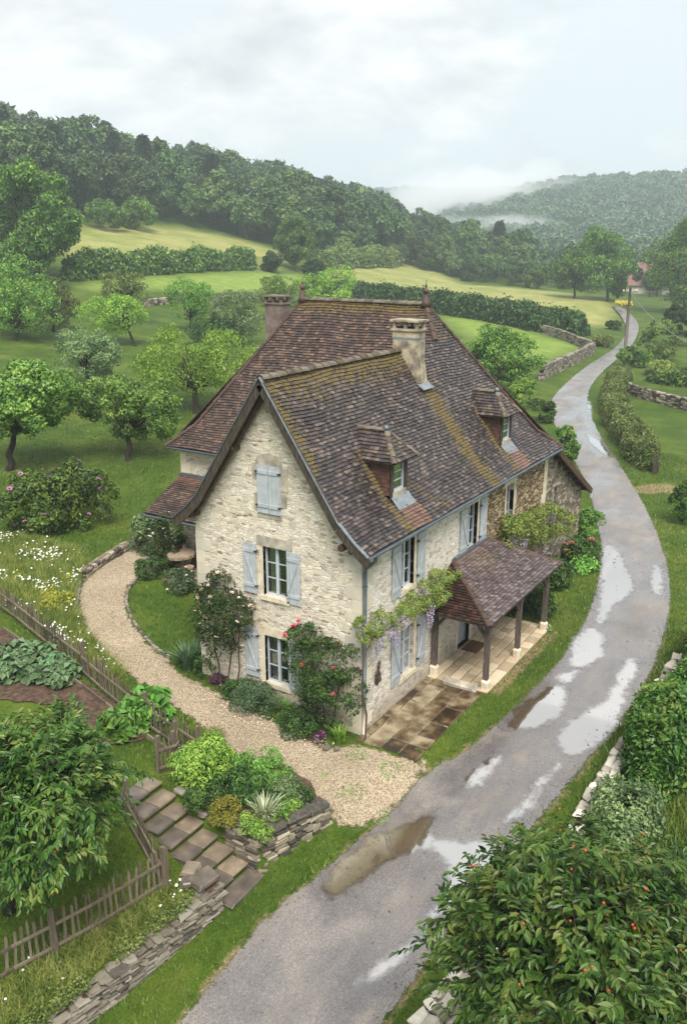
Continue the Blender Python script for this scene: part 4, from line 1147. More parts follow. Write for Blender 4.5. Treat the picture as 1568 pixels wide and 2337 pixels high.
# --- timber porch on the road side
E0, E1, ZE, ZT = 3.62, 9.95, 2.42, 3.42
pt_ = MB()
DEP = 2.2; slp = math.hypot(DEP, ZT-ZE)
def pE(s, tt): return (s, -DEP+DEP*tt/slp, ZE+(ZT-ZE)*tt/slp)
tiles(pt_, pE, lambda tt: (E0+(5.68-E0)*tt/slp, E1+(8.3-E1)*tt/slp), slp, .105, .15, lambda p: .16+.42*math.exp(-((p.y+.5)/.4)**2-((p.x-6.8)/1.0)**2), lambda p: .8*max(0, min(1, (p.y+.25)/.2)))
porch = pt_.build('porch', MAT['tile_porch'], house)
ps_ = MB(); hl = math.hypot(5.68-E0, ZT-ZE)
def pS(s, tt): k_ = tt/hl; return (E0+(5.68-E0)*k_, s, ZE+(ZT-ZE)*k_)
tiles(ps_, pS, lambda tt: (-DEP+DEP*tt/hl, 0), hl, .105, .15, lambda p: .3)
ps_.build('porch_hip', MAT['tile_red'], porch); ps_ = MB()
def pS2(s, tt): k_ = tt/hl; return (E1+(8.3-E1)*k_, s, ZE+(ZT-ZE)*k_)
tiles(ps_, pS2, lambda tt: (-DEP+DEP*tt/hl, 0), hl, .115, .17, lambda p: .3)
ps_.build('porch_hip', MAT['tile_red'], porch)
a4 = [(E0, -DEP, ZE), (E1, -DEP, ZE), (8.3, 0, ZT), (5.68, 0, ZT)]
deck('roof_deck', [a4, [(E0, -DEP, ZE), (5.68, 0, ZT), (E0, 0, ZE)], [(E1, -DEP, ZE), (E1, 0, ZE), (8.3, 0, ZT)]], MAT['deck'], porch, .02, .04)
for a, b in ((a4[0], a4[3]), (a4[1], a4[2])): rg = MB(); ridge(rg, a, b, .085, .3); rg.build('hip_tiles', MAT['ridge_red'], porch)
m = MB(); m.beam((5.7, -.06, ZT+.03), (8.3, -.06, ZT+.03), .12, .1); m.build('flashing', MAT['zinc'], porch)
m = MB(); m.beam((3.9, -1.9, 2.36), (9.75, -1.9, 2.36), .14, .16); m.beam((4.28, -2.0, 2.37), (4.28, -.02, 2.37), .14, .14); m.beam((9.4, -2.0, 2.37), (9.4, -.02, 2.37), .14, .14)
m.build('beam', MAT['postwood'], porch)
for x, y in ((4.28, -.14), (4.28, -1.88), (6.87, -1.88), (9.4, -1.88)):
    zg_ = -.02 if y < -1 else .02
    m = MB(); m.beam((x, y, zg_+.34), (x, y, 2.28), .15, .15, (1, 0, 0)); p_ = m.build('post', MAT['postwood'], porch)
    m = MB(); m.stone((x, y, zg_+.15), (.27, .27, .42), None, 0, .05); m.build('pad_stone', MAT['lintel'], p_)
    m = MB()
    for dx, dy in ((.5, 0), (-.5, 0), (0, .5)):
        if (x < 5 and dx < 0) or (x > 9 and dx > 0) or (y > -1 and True): 
            if not (y > -1 and dx == .5): continue
            dx, dy = 0, -.5
        if dy and 5 < x < 9: continue
        m.beam((x+dx*.1, y+dy*.1, 1.74), (x+dx, y+dy, 2.29), .07, .1)
    m.build('brace', MAT['postwood'], p_)

# --- paving
def slabs(name, x0, x1, y0, y1, z, mat, jm, lo=.35, hi=.75, row=.42, jit=.06, sink=.0):
    mb = MB(); y = y0
    while y < y1-.1:
        h_ = min(row*random.uniform(.8, 1.2), y1-y)
        if y1-y-h_ < .15: h_ = y1-y
        x = x0+random.uniform(-.06, .04)
        while x < x1-.1:
            w_ = random.uniform(lo, hi)
            if x1-x-w_ < .22: w_ = x1-x+random.uniform(-.05, .06)
            mb.stone((x+w_/2, y+h_/2, z-.04+random.uniform(-sink, sink)), (w_-.022, h_-.022, .1), Matrix.Rotation(random.uniform(-.012, .012), 3, 'X') @ Matrix.Rotation(random.uniform(-.012, .012), 3, 'Y') if sink else None, 0, .03+jit*.3)
            x += w_
        y += h_
    mb.bbox((x0+.03, y0+.03, z-.3), (x1-.03, y1-.02, z-.012), 1)
    return tag(mb.build(name, [mat, jm], None), kind='structure')
slabs('porch_paving', 4.02, 9.75, -2.06, -.005, .045, MAT['slab_dry'], MAT['joint'], .3, .7, .36)
slabs('terrace_paving', -.28, 4.0, -1.92, -.012, .03, MAT['slab_wet'], MAT['mossjoint'], .4, 1.15, .5, .16, .012)
m = MB(); m.stone((3.98, -1.15, .1), (.34, 1.1, .16), None, 0, .08)
tag(m.build('doorstep_block', MAT['lintel_grey']), 'long grey stone block between the dark wet terrace and the porch paving', 'stone block')
m = MB(); m.box((6.75, -.42, .066), (.85, .55, .03)); m.box((6.75, -.42, .083), (.78, .48, .008)); tag(m.build('doormat', MAT['mat']), 'brown coir doormat lying before the front door', 'doormat')
# ================================================================== PLANTS AND TREES
def dep(p): return float(np.dot(np.array([p[0], p[1], Zf(p[0], p[1])])-CAM, FW))

def lobes_in(rx, ry, rz, k, r, spread=.62, size=.5):
    out = []
    for i in range(k):
        d = unit(r.normal(size=3)); d[2] = d[2] if d[2] > 0 else d[2]*.75
        q = spread*(.55+.45*r.random())
        s = size*(.75+.5*r.random())
        out.append(((d[0]*rx*q, d[1]*ry*q, d[2]*rz*q), (rx*s, ry*s, rz*s)))
    return out

def tree(name, label, base, crown, rx, rz, mat, n=4200, leaf=.17, k=9, seed=1, group=None, droop=.2, trunk=.16, spread=.62, csize=.46, lean=None, aspect=.5, up=.35, cat='tree', flat=.8, lobes=None, size=.52, clumps=110):
    """base and crown centre as points of the photograph, rx, rz in photograph pixels"""
    n = int(n*2.1); leaf *= 1.22
    r = np.random.default_rng(seed)
    bx, by = G(*base); D = dep((bx, by)); s = D/FPX
    cx, cy, cz = DP(crown[0], crown[1], D); bz = Zf(bx, by)
    o = tag(empty(name, (bx, by, bz)), label, cat, group)
    c = np.array([cx-bx, cy-by, cz-bz]); c[2] = max(c[2], .3)
    R, Rz = rx*s, rz*s
    lb = lobes or lobes_in(R, R, Rz, k, r, spread, size)
    lb = [(tuple(np.array(a)+c), q) for a, q in lb]
    (V, F), cc = clump_leaves(lb, n, leaf, r, clumps, csize, aspect, up, flat=flat, droop=droop)
    V[:, 2] = np.maximum(V[:, 2], .04)
    npmesh('crown', V, F, mat, o)
    if trunk:
        mb = MB(); rr = random.Random(seed); fk = Vector((c[0]*.45, c[1]*.45, max(.3, c[2]-Rz*.75)))
        P = wiggle((0, 0, -.15), fk, 4, .05, rr); mb.tube(P, [trunk*(1.25-.45*i/4) for i in range(5)], 9)
        ends = [a for a, q in lb]+[tuple(x) for x in cc[::max(1, len(cc)//14)]]
        for e in ends:
            P = wiggle(fk, e, 4, .09, rr); r0 = trunk*.48
            mb.tube(P, [r0*(1-.8*i/4) for i in range(5)], 6)
        mb.build('trunk', MAT['bark'], o, True)
    return o

ORG = 'fruit trees of the orchard'
T = tree
T('fruit_tree', 'dark green orchard tree with forked trunk at the far left below the big ash', (35,778), (48,690), 85, 82, MAT['lf_orchard'], 4200, .22, 9, 11, ORG)
T('fruit_tree', 'thin yellowish orchard tree beside the forked dark green one', (122,757), (128,680), 55, 62, MAT['lf_hedge_light'], 1900, .22, 7, 12, ORG, csize=.38)
T('fruit_tree', 'round grey green orchard tree with straight short trunk in the middle of the lawn', (202,886), (196,800), 64, 60, MAT['lf_grey'], 4200, .15, 10, 13, ORG)
T('fruit_tree', 'spreading flat topped orchard tree with drooping leaves nearest to the main roof corner', (295,1052), (292,940), 100, 58, MAT['lf_orchard'], 4600, .17, 12, 14, ORG, droop=.45, trunk=.15, up=.15, spread=.8, csize=.42)
T('fruit_tree', 'large leaved dark orchard tree cut by the photo edge above the rhododendron', (18,1074), (54,925), 98, 86, MAT['lf_orchard'], 5600, .19, 12, 15, ORG, droop=.45, trunk=.17, up=.2, spread=.75)
T('fruit_tree', 'broad bright green orchard tree touching the main roof slope', (448,944), (445,832), 116, 68, MAT['lf_bright'], 6500, .15, 14, 16, ORG, trunk=.2, spread=.8)
T('fruit_tree', 'small vase shaped orchard tree with upright shoots in front of the dry stone wall', (435,757), (434,688), 54, 50, MAT['lf_orchard'], 2600, .2, 9, 17, ORG, trunk=.12)
T('fruit_tree', 'leaning low orchard tree with bare bough behind the round grey green one', (312,790), (272,722), 68, 38, MAT['lf_bright'], 3000, .19, 10, 18, ORG, trunk=.14)
T('fruit_tree', 'feathery pale orchard tree standing behind the leaning low one', (282,735), (285,655), 46, 45, MAT['lf_hedge_light'], 1500, .22, 7, 19, ORG, csize=.38)
T('fruit_tree', 'wide grey green tree right behind the small rear chimney', (548,790), (545,722), 68, 54, MAT['lf_grey'], 4200, .18, 10, 20, ORG)
T('fruit_tree', 'light green tree rising over the left ridge finial', (648,735), (645,668), 66, 42, MAT['lf_orchard'], 2500, .22, 9, 21, ORG, csize=.38)
T('fruit_tree', 'drooping light tree behind the main ridge between the finials', (745,735), (748,655), 62, 45, MAT['lf_bright'], 2300, .22, 9, 22, ORG, droop=.4, csize=.38)
T('fruit_tree', 'low dark bush like orchard tree below the vase shaped one', (488,790), (486,748), 46, 32, MAT['lf_dark'], 1700, .18, 7, 23, ORG, trunk=.08)
T('ash_tree', 'huge ash tree towering at the left edge above the orchard', (88,640), (72,488), 96, 108, MAT['lf_hedge'], 9000, .42, 16, 24, None, trunk=.34, csize=.40)
T('round_tree', 'lone round tree standing where the field hedges meet', (675,619), (675,548), 49, 56, MAT['lf_hedge'], 5200, .42, 11, 25, None, trunk=.25, spread=.55)
T('lime_tree', 'large full tree beside the far end of the lane', (1385,688), (1382,598), 62, 66, MAT['lf_hedge'], 6500, .42, 13, 26, None, trunk=.3)
T('lime_tree', 'smaller tree leaning against the large full tree by the lane', (1310,682), (1312,622), 48, 48, MAT['lf_hedge'], 4000, .42, 10, 27, None, trunk=.25)
T('roadside_tree', 'tall dense dark tree on the right edge beyond the utility pole', (1560,716), (1566,606), 68, 104, MAT['lf_hedge'], 8000, .34, 15, 28, None, trunk=.3)
T('roadside_tree', 'small light tree next to the red roofed farmhouse', (1408,688), (1408,650), 24, 24, MAT['lf_bright'], 1500, .4, 6, 29, None, trunk=.15)
T('garden_tree', 'leafy green tree between the hip roof and the roadside wall', (1168,905), (1152,820), 74, 66, MAT['lf_orchard'], 5200, .2, 12, 30, None, trunk=.14)
# far edge of the field: small trees and thickets
for i, (b, c, rx, rz, m, lab) in enumerate([
    ((988,618), (988,585), 34, 27, 'lf_hedge', 'round green bush at the foot of the wood near the field middle'),
    ((1045,632), (1043,608), 30, 18, 'lf_hedge_light', 'pale low bush at the top corner of the right hay field'),
    ((1176,652), (1176,628), 32, 22, 'lf_dark', 'dark round bush at the far edge of the right hay field'),
    ((1230,660), (1230,634), 34, 24, 'lf_hedge', 'mid green thicket beside the dark round bush'),
    ((1065,642), (1065,632), 16, 10, 'lf_dark', 'tiny dark bush alone in the hay field'),
    ((900,606), (898,582), 30, 24, 'lf_hedge_light', 'light green thicket ending the pale rough hedge'),
    ((235,522), (235,488), 62, 30, 'lf_hedge', 'wide green thicket at the left end of the hay field'),
    ((318,526), (318,494), 52, 34, 'lf_hedge', 'taller thicket right of the wide one at the wood edge'),
    ((615,622), (617,600), 25, 20, 'lf_dark', 'dark clipped bush between hedge end and lone round tree'),
    ((712,640), (712,616), 21, 20, 'lf_dark', 'round dark bush at the left start of the long hedge')]):
    T('field_bush', lab, b, c, rx, rz, MAT[m], 1700, .55, 7, 60+i, 'bushes along the field edges', trunk=0, csize=.34, cat='bush', clumps=40)
for i, (b, c, rx, rz, m, lf, lab) in enumerate([
    ((1492,822), (1495,768), 58, 52, 'lf_hedge_light', .22, 'large light green bush beside the utility pole'),
    ((1444,838), (1446,812), 34, 26, 'lf_hedge', .2, 'darker round bush at the foot of the utility pole'),
    ((1552,790), (1556,740), 52, 48, 'lf_dark', .26, 'dark tall bush on the right edge behind the light one'),
    ((1515,858), (1515,840), 38, 18, 'lf_meadow', .2, 'low grassy bush at the corner of the right paddock'),
    ((1190,930), (1188,892), 36, 36, 'lf_bright', .15, 'round bright bush beside the hip of the roof'),
    ((1240,965), (1225,940), 40, 34, 'lf_hedge', .15, 'loose green shrub just behind the right hip edge'),
    ((1290,1065), (1285,1020), 34, 44, 'lf_orchard', .13, 'tall loose shrub behind the outbuilding roof by the road'),
    ((1562,1200), (1562,1140), 32, 54, 'lf_hedge', .12, 'clipped dark bush on the right edge below the dirt track'),
    ((1400,752), (1400,743), 18, 10, 'lf_hedge', .3, 'scrubby bush on the bank left of the far lane'),
    ((1388,792), (1368,780), 26, 16, 'lf_meadow', .25, 'pale scrub on the bank above the stone wall corner')]):
    T('roadside_bush', lab, b, c, rx, rz, MAT[m], 2600, lf, 8, 80+i, 'bushes along the lane', trunk=0, csize=.32, cat='bush', clumps=50)

# --- shrubs, perennials
def plant(name, label, base, rpx, hpx, mat, n=900, leaf=.09, seed=1, cat='plant', group=None, flowers=None, zoff=0.0, flat=.8, k=7, aspect=.5, csize=.62, droop=.15, at=None):
    n = int(n*1.8)
    r = np.random.default_rng(seed)
    x, y = at if at else G(*base); z = Zf(x, y)+zoff; s = dep((x, y))/FPX; R, Hh = rpx*s, hpx*s
    o = tag(empty(name, (x, y, z)), label, cat, group)
    lb = [((d[0]*R*.55, d[1]*R*.55, Hh*.42*(.7+.5*r.random())), (R*.55, R*.55, Hh*.5)) for d in r.normal(size=(k, 3))*.6]
    (V, F), cc = clump_leaves(lb, n, leaf, r, 48, csize, aspect, .5, flat=flat, droop=droop)
    V[:, 2] = np.maximum(V[:, 2], .02)
    npmesh('foliage', V, F, mat, o)
    if flowers:
        fm, fn, fs = flowers
        blossoms(o, cc, R, Hh, fm, fn, fs, r)
    return o

def petal_ball(s, n=5, r=None):
    mb = MB()
    for ring, (m, tilt, q) in enumerate(((6, .35, 1), (5, .9, .75), (3, 1.3, .5))):
        for i in range(m):
            a = 2*math.pi*(i+ring*.4)/m; d = Vector((math.cos(a)*math.cos(tilt), math.sin(a)*math.cos(tilt), math.sin(tilt)))
            sd = Vector((-math.sin(a), math.cos(a), 0)); L = s*q
            mb.add([(0, 0, 0), d*L*.6+sd*L*.45, d*L+Vector((0, 0, .1*L)), d*L*.6-sd*L*.45], [(0, 1, 2, 3)])
    return mb
def blossoms(o, cc, R, Hh, fm, fn, fs, r, pts=None):
    proto = None
    c0 = cc.mean(0)
    for i in range(fn):
        if pts is not None: p = np.array(pts[i])
        else:
            p = cc[r.integers(len(cc))]; d = unit(-FW*.9+np.array([0, 0, .5])+unit(p-c0)*.4+r.normal(size=3)*.45); p = p+d*R*r.uniform(.3, .42)
        if proto is None: f = petal_ball(fs).build('flower', fm, o); proto = f
        else: f = proto.copy(); COL.objects.link(f)
        f.parent = o; f.location = p; k = r.uniform(.75, 1.2); f.scale = (k, k, k)
        f.rotation_euler = (r.uniform(-.6, .6), r.uniform(-.6, .6), r.uniform(0, 6))

def blades_plant(name, label, base, hpx, mat, n=70, w=.03, seed=1, cat='plant', spread=.45, group=None, zoff=0.0, at=None):
    r = np.random.default_rng(seed); x, y = at if at else G(*base); z = Zf(x, y)+zoff; s = dep((x, y))/FPX; Hh = hpx*s
    mb = MB()
    for i in range(n):
        a = r.uniform(0, 6.28); ln = Hh*r.uniform(.6, 1.2); o = np.array([math.cos(a), math.sin(a)])*r.uniform(0, .3)*Hh*spread*2
        tl = r.uniform(.15, 1.0)*spread*2; d = np.array([math.cos(a+r.normal()*.4), math.sin(a+r.normal()*.4)]); sd = np.array([-d[1], d[0]])*w*.5
        pts = []
        for q in (0, .35, .7, 1.0):
            h_ = ln*(q-.42*tl*q*q); rd = ln*tl*q*q*.75+.08*ln*q
            pts.append((o[0]+d[0]*rd, o[1]+d[1]*rd, max(.01, h_)))
        wv = (1, 1.1, .8, .08); vs = []
        for p, k in zip(pts, wv): vs += [(p[0]-sd[0]*k, p[1]-sd[1]*k, p[2]), (p[0]+sd[0]*k, p[1]+sd[1]*k, p[2])]
        mb.add(vs, [(0, 1, 3, 2), (2, 3, 5, 4), (4, 5, 7, 6)])
    ob = tag(empty(name, (x, y, z)), label, cat, group); mb.build('foliage', mat, ob); return ob

# along the foot of the house
plant('rhododendron', 'rounded dark shrub with mauve flowers on the orchard lawn', (112,1203), 80, 128, MAT['lf_hedge'], 6000, .19, 3, 'shrub', flowers=(MAT['fl_mauve'], 30, .13), k=7)
plant('shrub', 'feathery green shrub at the foot of the garden porch post', (347,1312), 40, 36, MAT['lf_rose'], 1800, .09, 4, 'shrub')
plant('shrub', 'spiky green shrub against the left corner of the gable wall', (414,1345), 34, 40, MAT['lf_laven'], 1500, .1, 5, 'shrub', flowers=(MAT['fl_pink'], 8, .05))
plant('shrub', 'leafy mound with purple flowers behind the garden porch roof', (372,1180), 42, 88, MAT['lf_grey'], 2600, .12, 6, 'shrub', flowers=(MAT['fl_mauve'], 8, .06), at=(6.0, 13.4))
blades_plant('leek_clump', 'grey green clump of strap leaves at the lawn edge by the gable', (432,1525), 66, MAT['lf_iris'], 150, .05, 7)
plant('shrub', 'small green shrub beside the grey green strap leaved clump', (468,1530), 30, 50, MAT['lf_rose'], 900, .08, 8, 'shrub')
plant('purple_perennial', 'dark purple leaved perennial at the foot of the pale rose', (505,1562), 22, 20, MAT['lf_purple'], 500, .07, 9)
plant('lavender_bush', 'wide dark green lavender bush under the lower gable window', (590,1612), 58, 52, MAT['lf_laven'], 2600, .09, 10, 'shrub', aspect=.28, k=7)
plant('ground_shrub', 'low leafy green mound between lavender bush and pale rose', (542,1585), 34, 30, MAT['lf_rose'], 900, .08, 11, 'shrub', flowers=(MAT['fl_white'], 8, .03))
plant('ground_shrub', 'low round mound of foliage at the foot of the red rose', (685,1668), 42, 42, MAT['lf_rose'], 1500, .08, 12, 'shrub')
blades_plant('iris_clump', 'small green clump of iris leaves near the down pipe', (775,1690), 46, MAT['lf_lovage'], 60, .04, 13)
blades_plant('iris_clump', 'thin clump of iris leaves right of the lavender bush', (652,1625), 40, MAT['lf_chard'], 50, .035, 14)
plant('pink_perennial', 'low dark plant with magenta flowers beside the border stones', (728,1690), 20, 14, MAT['lf_purple'], 240, .05, 15, flowers=(MAT['fl_magenta'], 8, .035))
# planted bed above the steps
plant('lovage_bush', 'big bright green leafy bush at the top of the steps', (470,1778), 62, 92, MAT['lf_lovage'], 3600, .10, 16, 'shrub', k=9)
plant('peony_bush', 'dark leaved plant with magenta flower heads in the walled bed', (560,1812), 46, 62, MAT['lf_rose'], 1900, .13, 17, 'shrub', aspect=.3)
plant('green_shrub', 'light green airy shrub at the gravel edge of the walled bed', (580,1770), 44, 46, MAT['lf_chard'], 1300, .08, 18, 'shrub')
blades_plant('variegated_iris', 'cream striped clump of iris leaves in the walled bed', (605,1868), 62, MAT['lf_varieg'], 90, .045, 19)
plant('golden_shrub', 'yellow green low shrub beside the upper steps', (515,1888), 38, 42, MAT['lf_gold'], 1300, .07, 20, 'shrub')
plant('herb_mound', 'low bright mound of small leaves behind the coping corner', (592,1890), 40, 22, MAT['lf_lovage'], 1000, .055, 21, flat=.6)
plant('sage_shrub', 'grey green upright shrub at the right end of the walled bed', (655,1828), 36, 46, MAT['lf_grey'], 1200, .09, 22, 'shrub', aspect=.3)
plant('dark_shrub', 'dark green low shrub under the big bright bush', (480,1815), 50, 34, MAT['lf_rose'], 1300, .08, 23, 'shrub')
for i, (px, py) in enumerate(((541,1745), (556,1772))):
    x, y, z = DP(px, py, 25.2); zb = Zf(x, y); o = tag(empty('allium', (x, y, zb)), ('magenta allium head, the upper of the two in the walled bed', 'magenta allium head, the lower of the two in the walled bed')[i], 'flower')
    m = MB(); m.tube([(0, 0, 0), (0, 0, z-zb)], .012, 5); m.build('stem', MAT['lf_chard'], o)
    r = np.random.default_rng(i); V, F = leaf_quads(np.tile([[0, 0, z-zb]], (160, 1)), r.normal(size=(160, 3)), r.normal(size=(160, 3)), np.full(160, .125), np.full(160, .05)); npmesh('flower_head', V, F, MAT['fl_magenta'], o)
plant('fence_grass', 'wispy green plant at the end post of the upper picket fence', (487,1692), 24, 40, MAT['lf_meadow'], 500, .09, 24, aspect=.2)
plant('bed_filler', 'green ground cover plant at the back of the walled bed next to the gravel', (632,1792), 34, 24, MAT['lf_chard'], 1000, .08, 35)
plant('bed_filler', 'dark ground cover plant filling the right corner of the walled bed', (688,1822), 30, 22, MAT['lf_rose'], 900, .08, 36)
plant('bed_filler', 'low leafy ground cover between the magenta flowered plant and the coping', (640,1845), 34, 22, MAT['lf_orchard'], 900, .08, 37)
plant('bed_filler', 'small green plant spilling over the loose stones by the upper steps', (448,1822), 24, 22, MAT['lf_chard'], 600, .07, 38)
# road side of the house
plant('shrub', 'dark green shrub standing at the far porch corner', (1262,1338), 36, 66, MAT['lf_rose'], 2200, .13, 25, 'shrub')
plant('shrub', 'dome shaped dark shrub seen under the porch roof', (1208,1418), 34, 70, MAT['lf_dark'], 2000, .11, 26, 'shrub', at=(10.6, -1.0))
plant('hydrangea', 'dark shrub with faded reddish flower heads by the outbuilding wall', (1318,1275), 36, 46, MAT['lf_rose'], 1700, .12, 27, 'shrub', flowers=(MAT['fl_rust'], 14, .12))
plant('hosta', 'broad leaved green plant in front of the hydrangea', (1328,1302), 28, 26, MAT['lf_chard'], 500, .2, 28)
plant('ivy_bank', 'green ground ivy along the road end of the outbuilding', (1338,1225), 22, 70, MAT['lf_chard'], 1900, .12, 29, 'shrub')
plant('white_clump', 'small white flowering plant at the outer porch pad stone', (1252,1440), 10, 10, MAT['lf_chard'], 120, .06, 30, flowers=(MAT['fl_white'], 5, .04))
# vegetable bed
cab = []
for i, (px, py) in enumerate([(20,1520),(50,1508),(82,1512),(112,1520),(138,1532),(62,1536),(92,1545),(28,1548),(125,1550),(152,1548),(5,1535),(45,1530),(105,1536),(72,1524),(8,1512),(140,1556)]):
    r = np.random.default_rng(40+i); x, y = G(px, py); s = dep((x, y))/FPX
    if i == 0:
        (V, F), _ = clump_leaves([((0, 0, .14), (.30, .30, .17))], 230, .15, r, 14, .5, .85, .7); V[:, 2] = np.maximum(V[:, 2], .02)
        o = npmesh('cabbage', V, F, MAT['lf_cabbage'])
    else: o = cab[0].copy(); COL.objects.link(o)
    k = r.uniform(1.15, 1.6); o.location = (x, y, Zf(x, y)+.03); o.rotation_euler = (0, 0, r.uniform(0, 6)); o.scale = (k, k, k); cab.append(o)
    tag(o, 'blue green cabbage in the dense patch of the dug vegetable bed', 'cabbage', 'cabbages in the vegetable bed')
for i, (px, py) in enumerate([(268,1680),(290,1668),(312,1660),(332,1652),(345,1640)]):
    if i == 0:
        r = np.random.default_rng(60); (V, F), _ = clump_leaves([((0, 0, .22), (.28, .28, .24))], 260, .17, r, 14, .5, .6, .6, droop=.4); V[:, 2] = np.maximum(V[:, 2], .02)
        o = npmesh('chard', V, F, MAT['lf_chard']); ch0 = o
    else: o = ch0.copy(); COL.objects.link(o)
    x, y = G(px, py); o.location = (x, y, Zf(x, y)+.03); o.rotation_euler = (0, 0, i*1.7); o.scale = (1.3+.1*i,)*3
    tag(o, 'bright green chard plant in the row by the picket fence', 'chard', 'chard plants by the fence')

# --- climbers on the walls
def climber(name, label, lobes, to3, mat, n, leaf, stems, flowers=None, racemes=None, seed=1, cat='climber', off=(0, 0, 0), csize=.5, aspect=.5, droop=.2, group=None):
    r = np.random.default_rng(seed)
    L = []; pts = []
    for px, py, rp in lobes:
        p = np.array(to3(px, py)); s = float(np.dot(p-CAM, FW))/FPX; R = rp*s*1.3
        L.append((p, (R, R, R)))
    base = np.array(to3(*stems[0][0])); base[2] = Zf(base[0], base[1])
    o = tag(empty(name, base), label, cat, group)
    L = [(p-base, q) for p, q in L]
    (V, F), cc = clump_leaves([(p, np.array(q)*np.array(off if any(off) else (1, 1, 1))) for p, q in L], n, leaf, r, 110, csize, aspect, .3, droop=droop)
    npmesh('foliage', V, F, mat, o)
    mb = MB(); rr = random.Random(seed)
    for st in stems:
        P = [np.array(to3(*q))-base for q in st]; P[0][2] = -.05
        Q = []
        for a, b in zip(P[:-1], P[1:]): Q += wiggle(a, b, 3, .05, rr)[:-1]
        Q.append(Vector(P[-1])); mb.tube(Q, [.03*(1-.6*i/len(Q)) for i in range(len(Q))], 6)
    mb.build('stem', MAT['stem'], o, True)
    if flowers: blossoms(o, cc, .66, .5, flowers[0], flowers[1], flowers[2], r)
    if racemes:
        pr = None
        for i in range(racemes):
            p = cc[r.integers(len(cc))]+r.normal(size=3)*.06; p[2] -= .12
            if pr is None:
                m = 90; t_ = r.random(m); a = r.uniform(0, 6.28, m); rad = .07*(1-t_*.8)
                q = np.stack([np.cos(a)*rad, np.sin(a)*rad, -t_*.42], 1)
                V, F = leaf_quads(q, np.stack([np.cos(a), np.sin(a), -.3+0*a], 1), r.normal(size=(m, 3)), np.full(m, .05), np.full(m, .045)); f = pr = npmesh('flower_raceme', V, F, MAT['fl_lilac'], o)
            else: f = pr.copy(); COL.objects.link(f); f.parent = o
            f.location = p; k = r.uniform(.7, 1.2); f.scale = (k, k, k); f.rotation_euler = (0, 0, r.uniform(0, 6))
    return o
gw = lambda px, py: GW(px, py, -.28); sw = lambda px, py: SW(px, py, -.26)
climber('climbing_rose', 'pale pink climbing rose on the gable wall left of the windows', [(478,1372,26),(505,1350,30),(520,1395,34),(492,1420,36),(548,1392,24),(570,1395,16),(532,1450,26),(470,1400,22),(500,1465,24),(540,1425,26)], gw, MAT['lf_rose'], 8200, .085,
        [[(520,1555),(528,1480),(515,1400)],[(505,1545),(490,1480),(495,1400)],[(535,1555),(545,1490),(545,1420)]], (MAT['fl_pink'], 60, .07), None, 5, 'rose', csize=.5)
climber('climbing_rose', 'raspberry red flowering rose bush at the right corner of the gable', [(688,1462,24),(715,1450,18),(705,1500,30),(745,1500,28),(775,1520,34),(795,1560,30),(740,1545,34),(715,1560,28),(765,1580,36),(795,1600,24),(740,1600,26),(760,1620,24)], gw, MAT['lf_rose'], 9500, .085,
        [[(745,1665),(735,1600),(705,1500)],[(755,1668),(765,1600),(780,1530)],[(725,1655),(720,1600),(715,1540)]], (MAT['fl_red'], 20, .085), None, 6, 'rose', csize=.5)
climber('wisteria', 'wisteria trained from the down pipe up to the porch roof', [(838,1435,22),(862,1425,22),(885,1408,22),(905,1400,20),(925,1398,18),(958,1365,22),(980,1350,24),(1005,1330,24),(1022,1318,18),(870,1448,18)], sw, MAT['lf_wist'], 7500, .08,
        [[(834,1560),(830,1500),(850,1455),(900,1430),(960,1390),(1010,1350)]], None, 26, 7, 'wisteria', aspect=.38, droop=.5)
climber('wisteria', 'wisteria with lilac flowers on the old stone wall beyond the porch', [(1158,1222,26),(1180,1205,26),(1205,1212,24),(1225,1190,24),(1250,1185,24),(1278,1198,20),(1235,1215,22)], lambda a, b: SW(a, b, -.4), MAT['lf_wist'], 6500, .12,
        [[(1240,1330),(1238,1260),(1230,1215)],[(1240,1330),(1215,1250),(1180,1220)]], None, 40, 8, 'wisteria', aspect=.4, droop=.5)
climber('climbing_rose', 'white flowering creeper on the post of the garden porch', [(368,1218,18),(385,1200,18),(360,1245,16),(365,1275,15)], lambda a, b: GW(a, b, 4.95), MAT['lf_rose'], 1700, .09, [[(366,1300),(368,1250),(375,1210)]], (MAT['fl_white'], 16, .06), None, 9, 'rose', csize=.6)

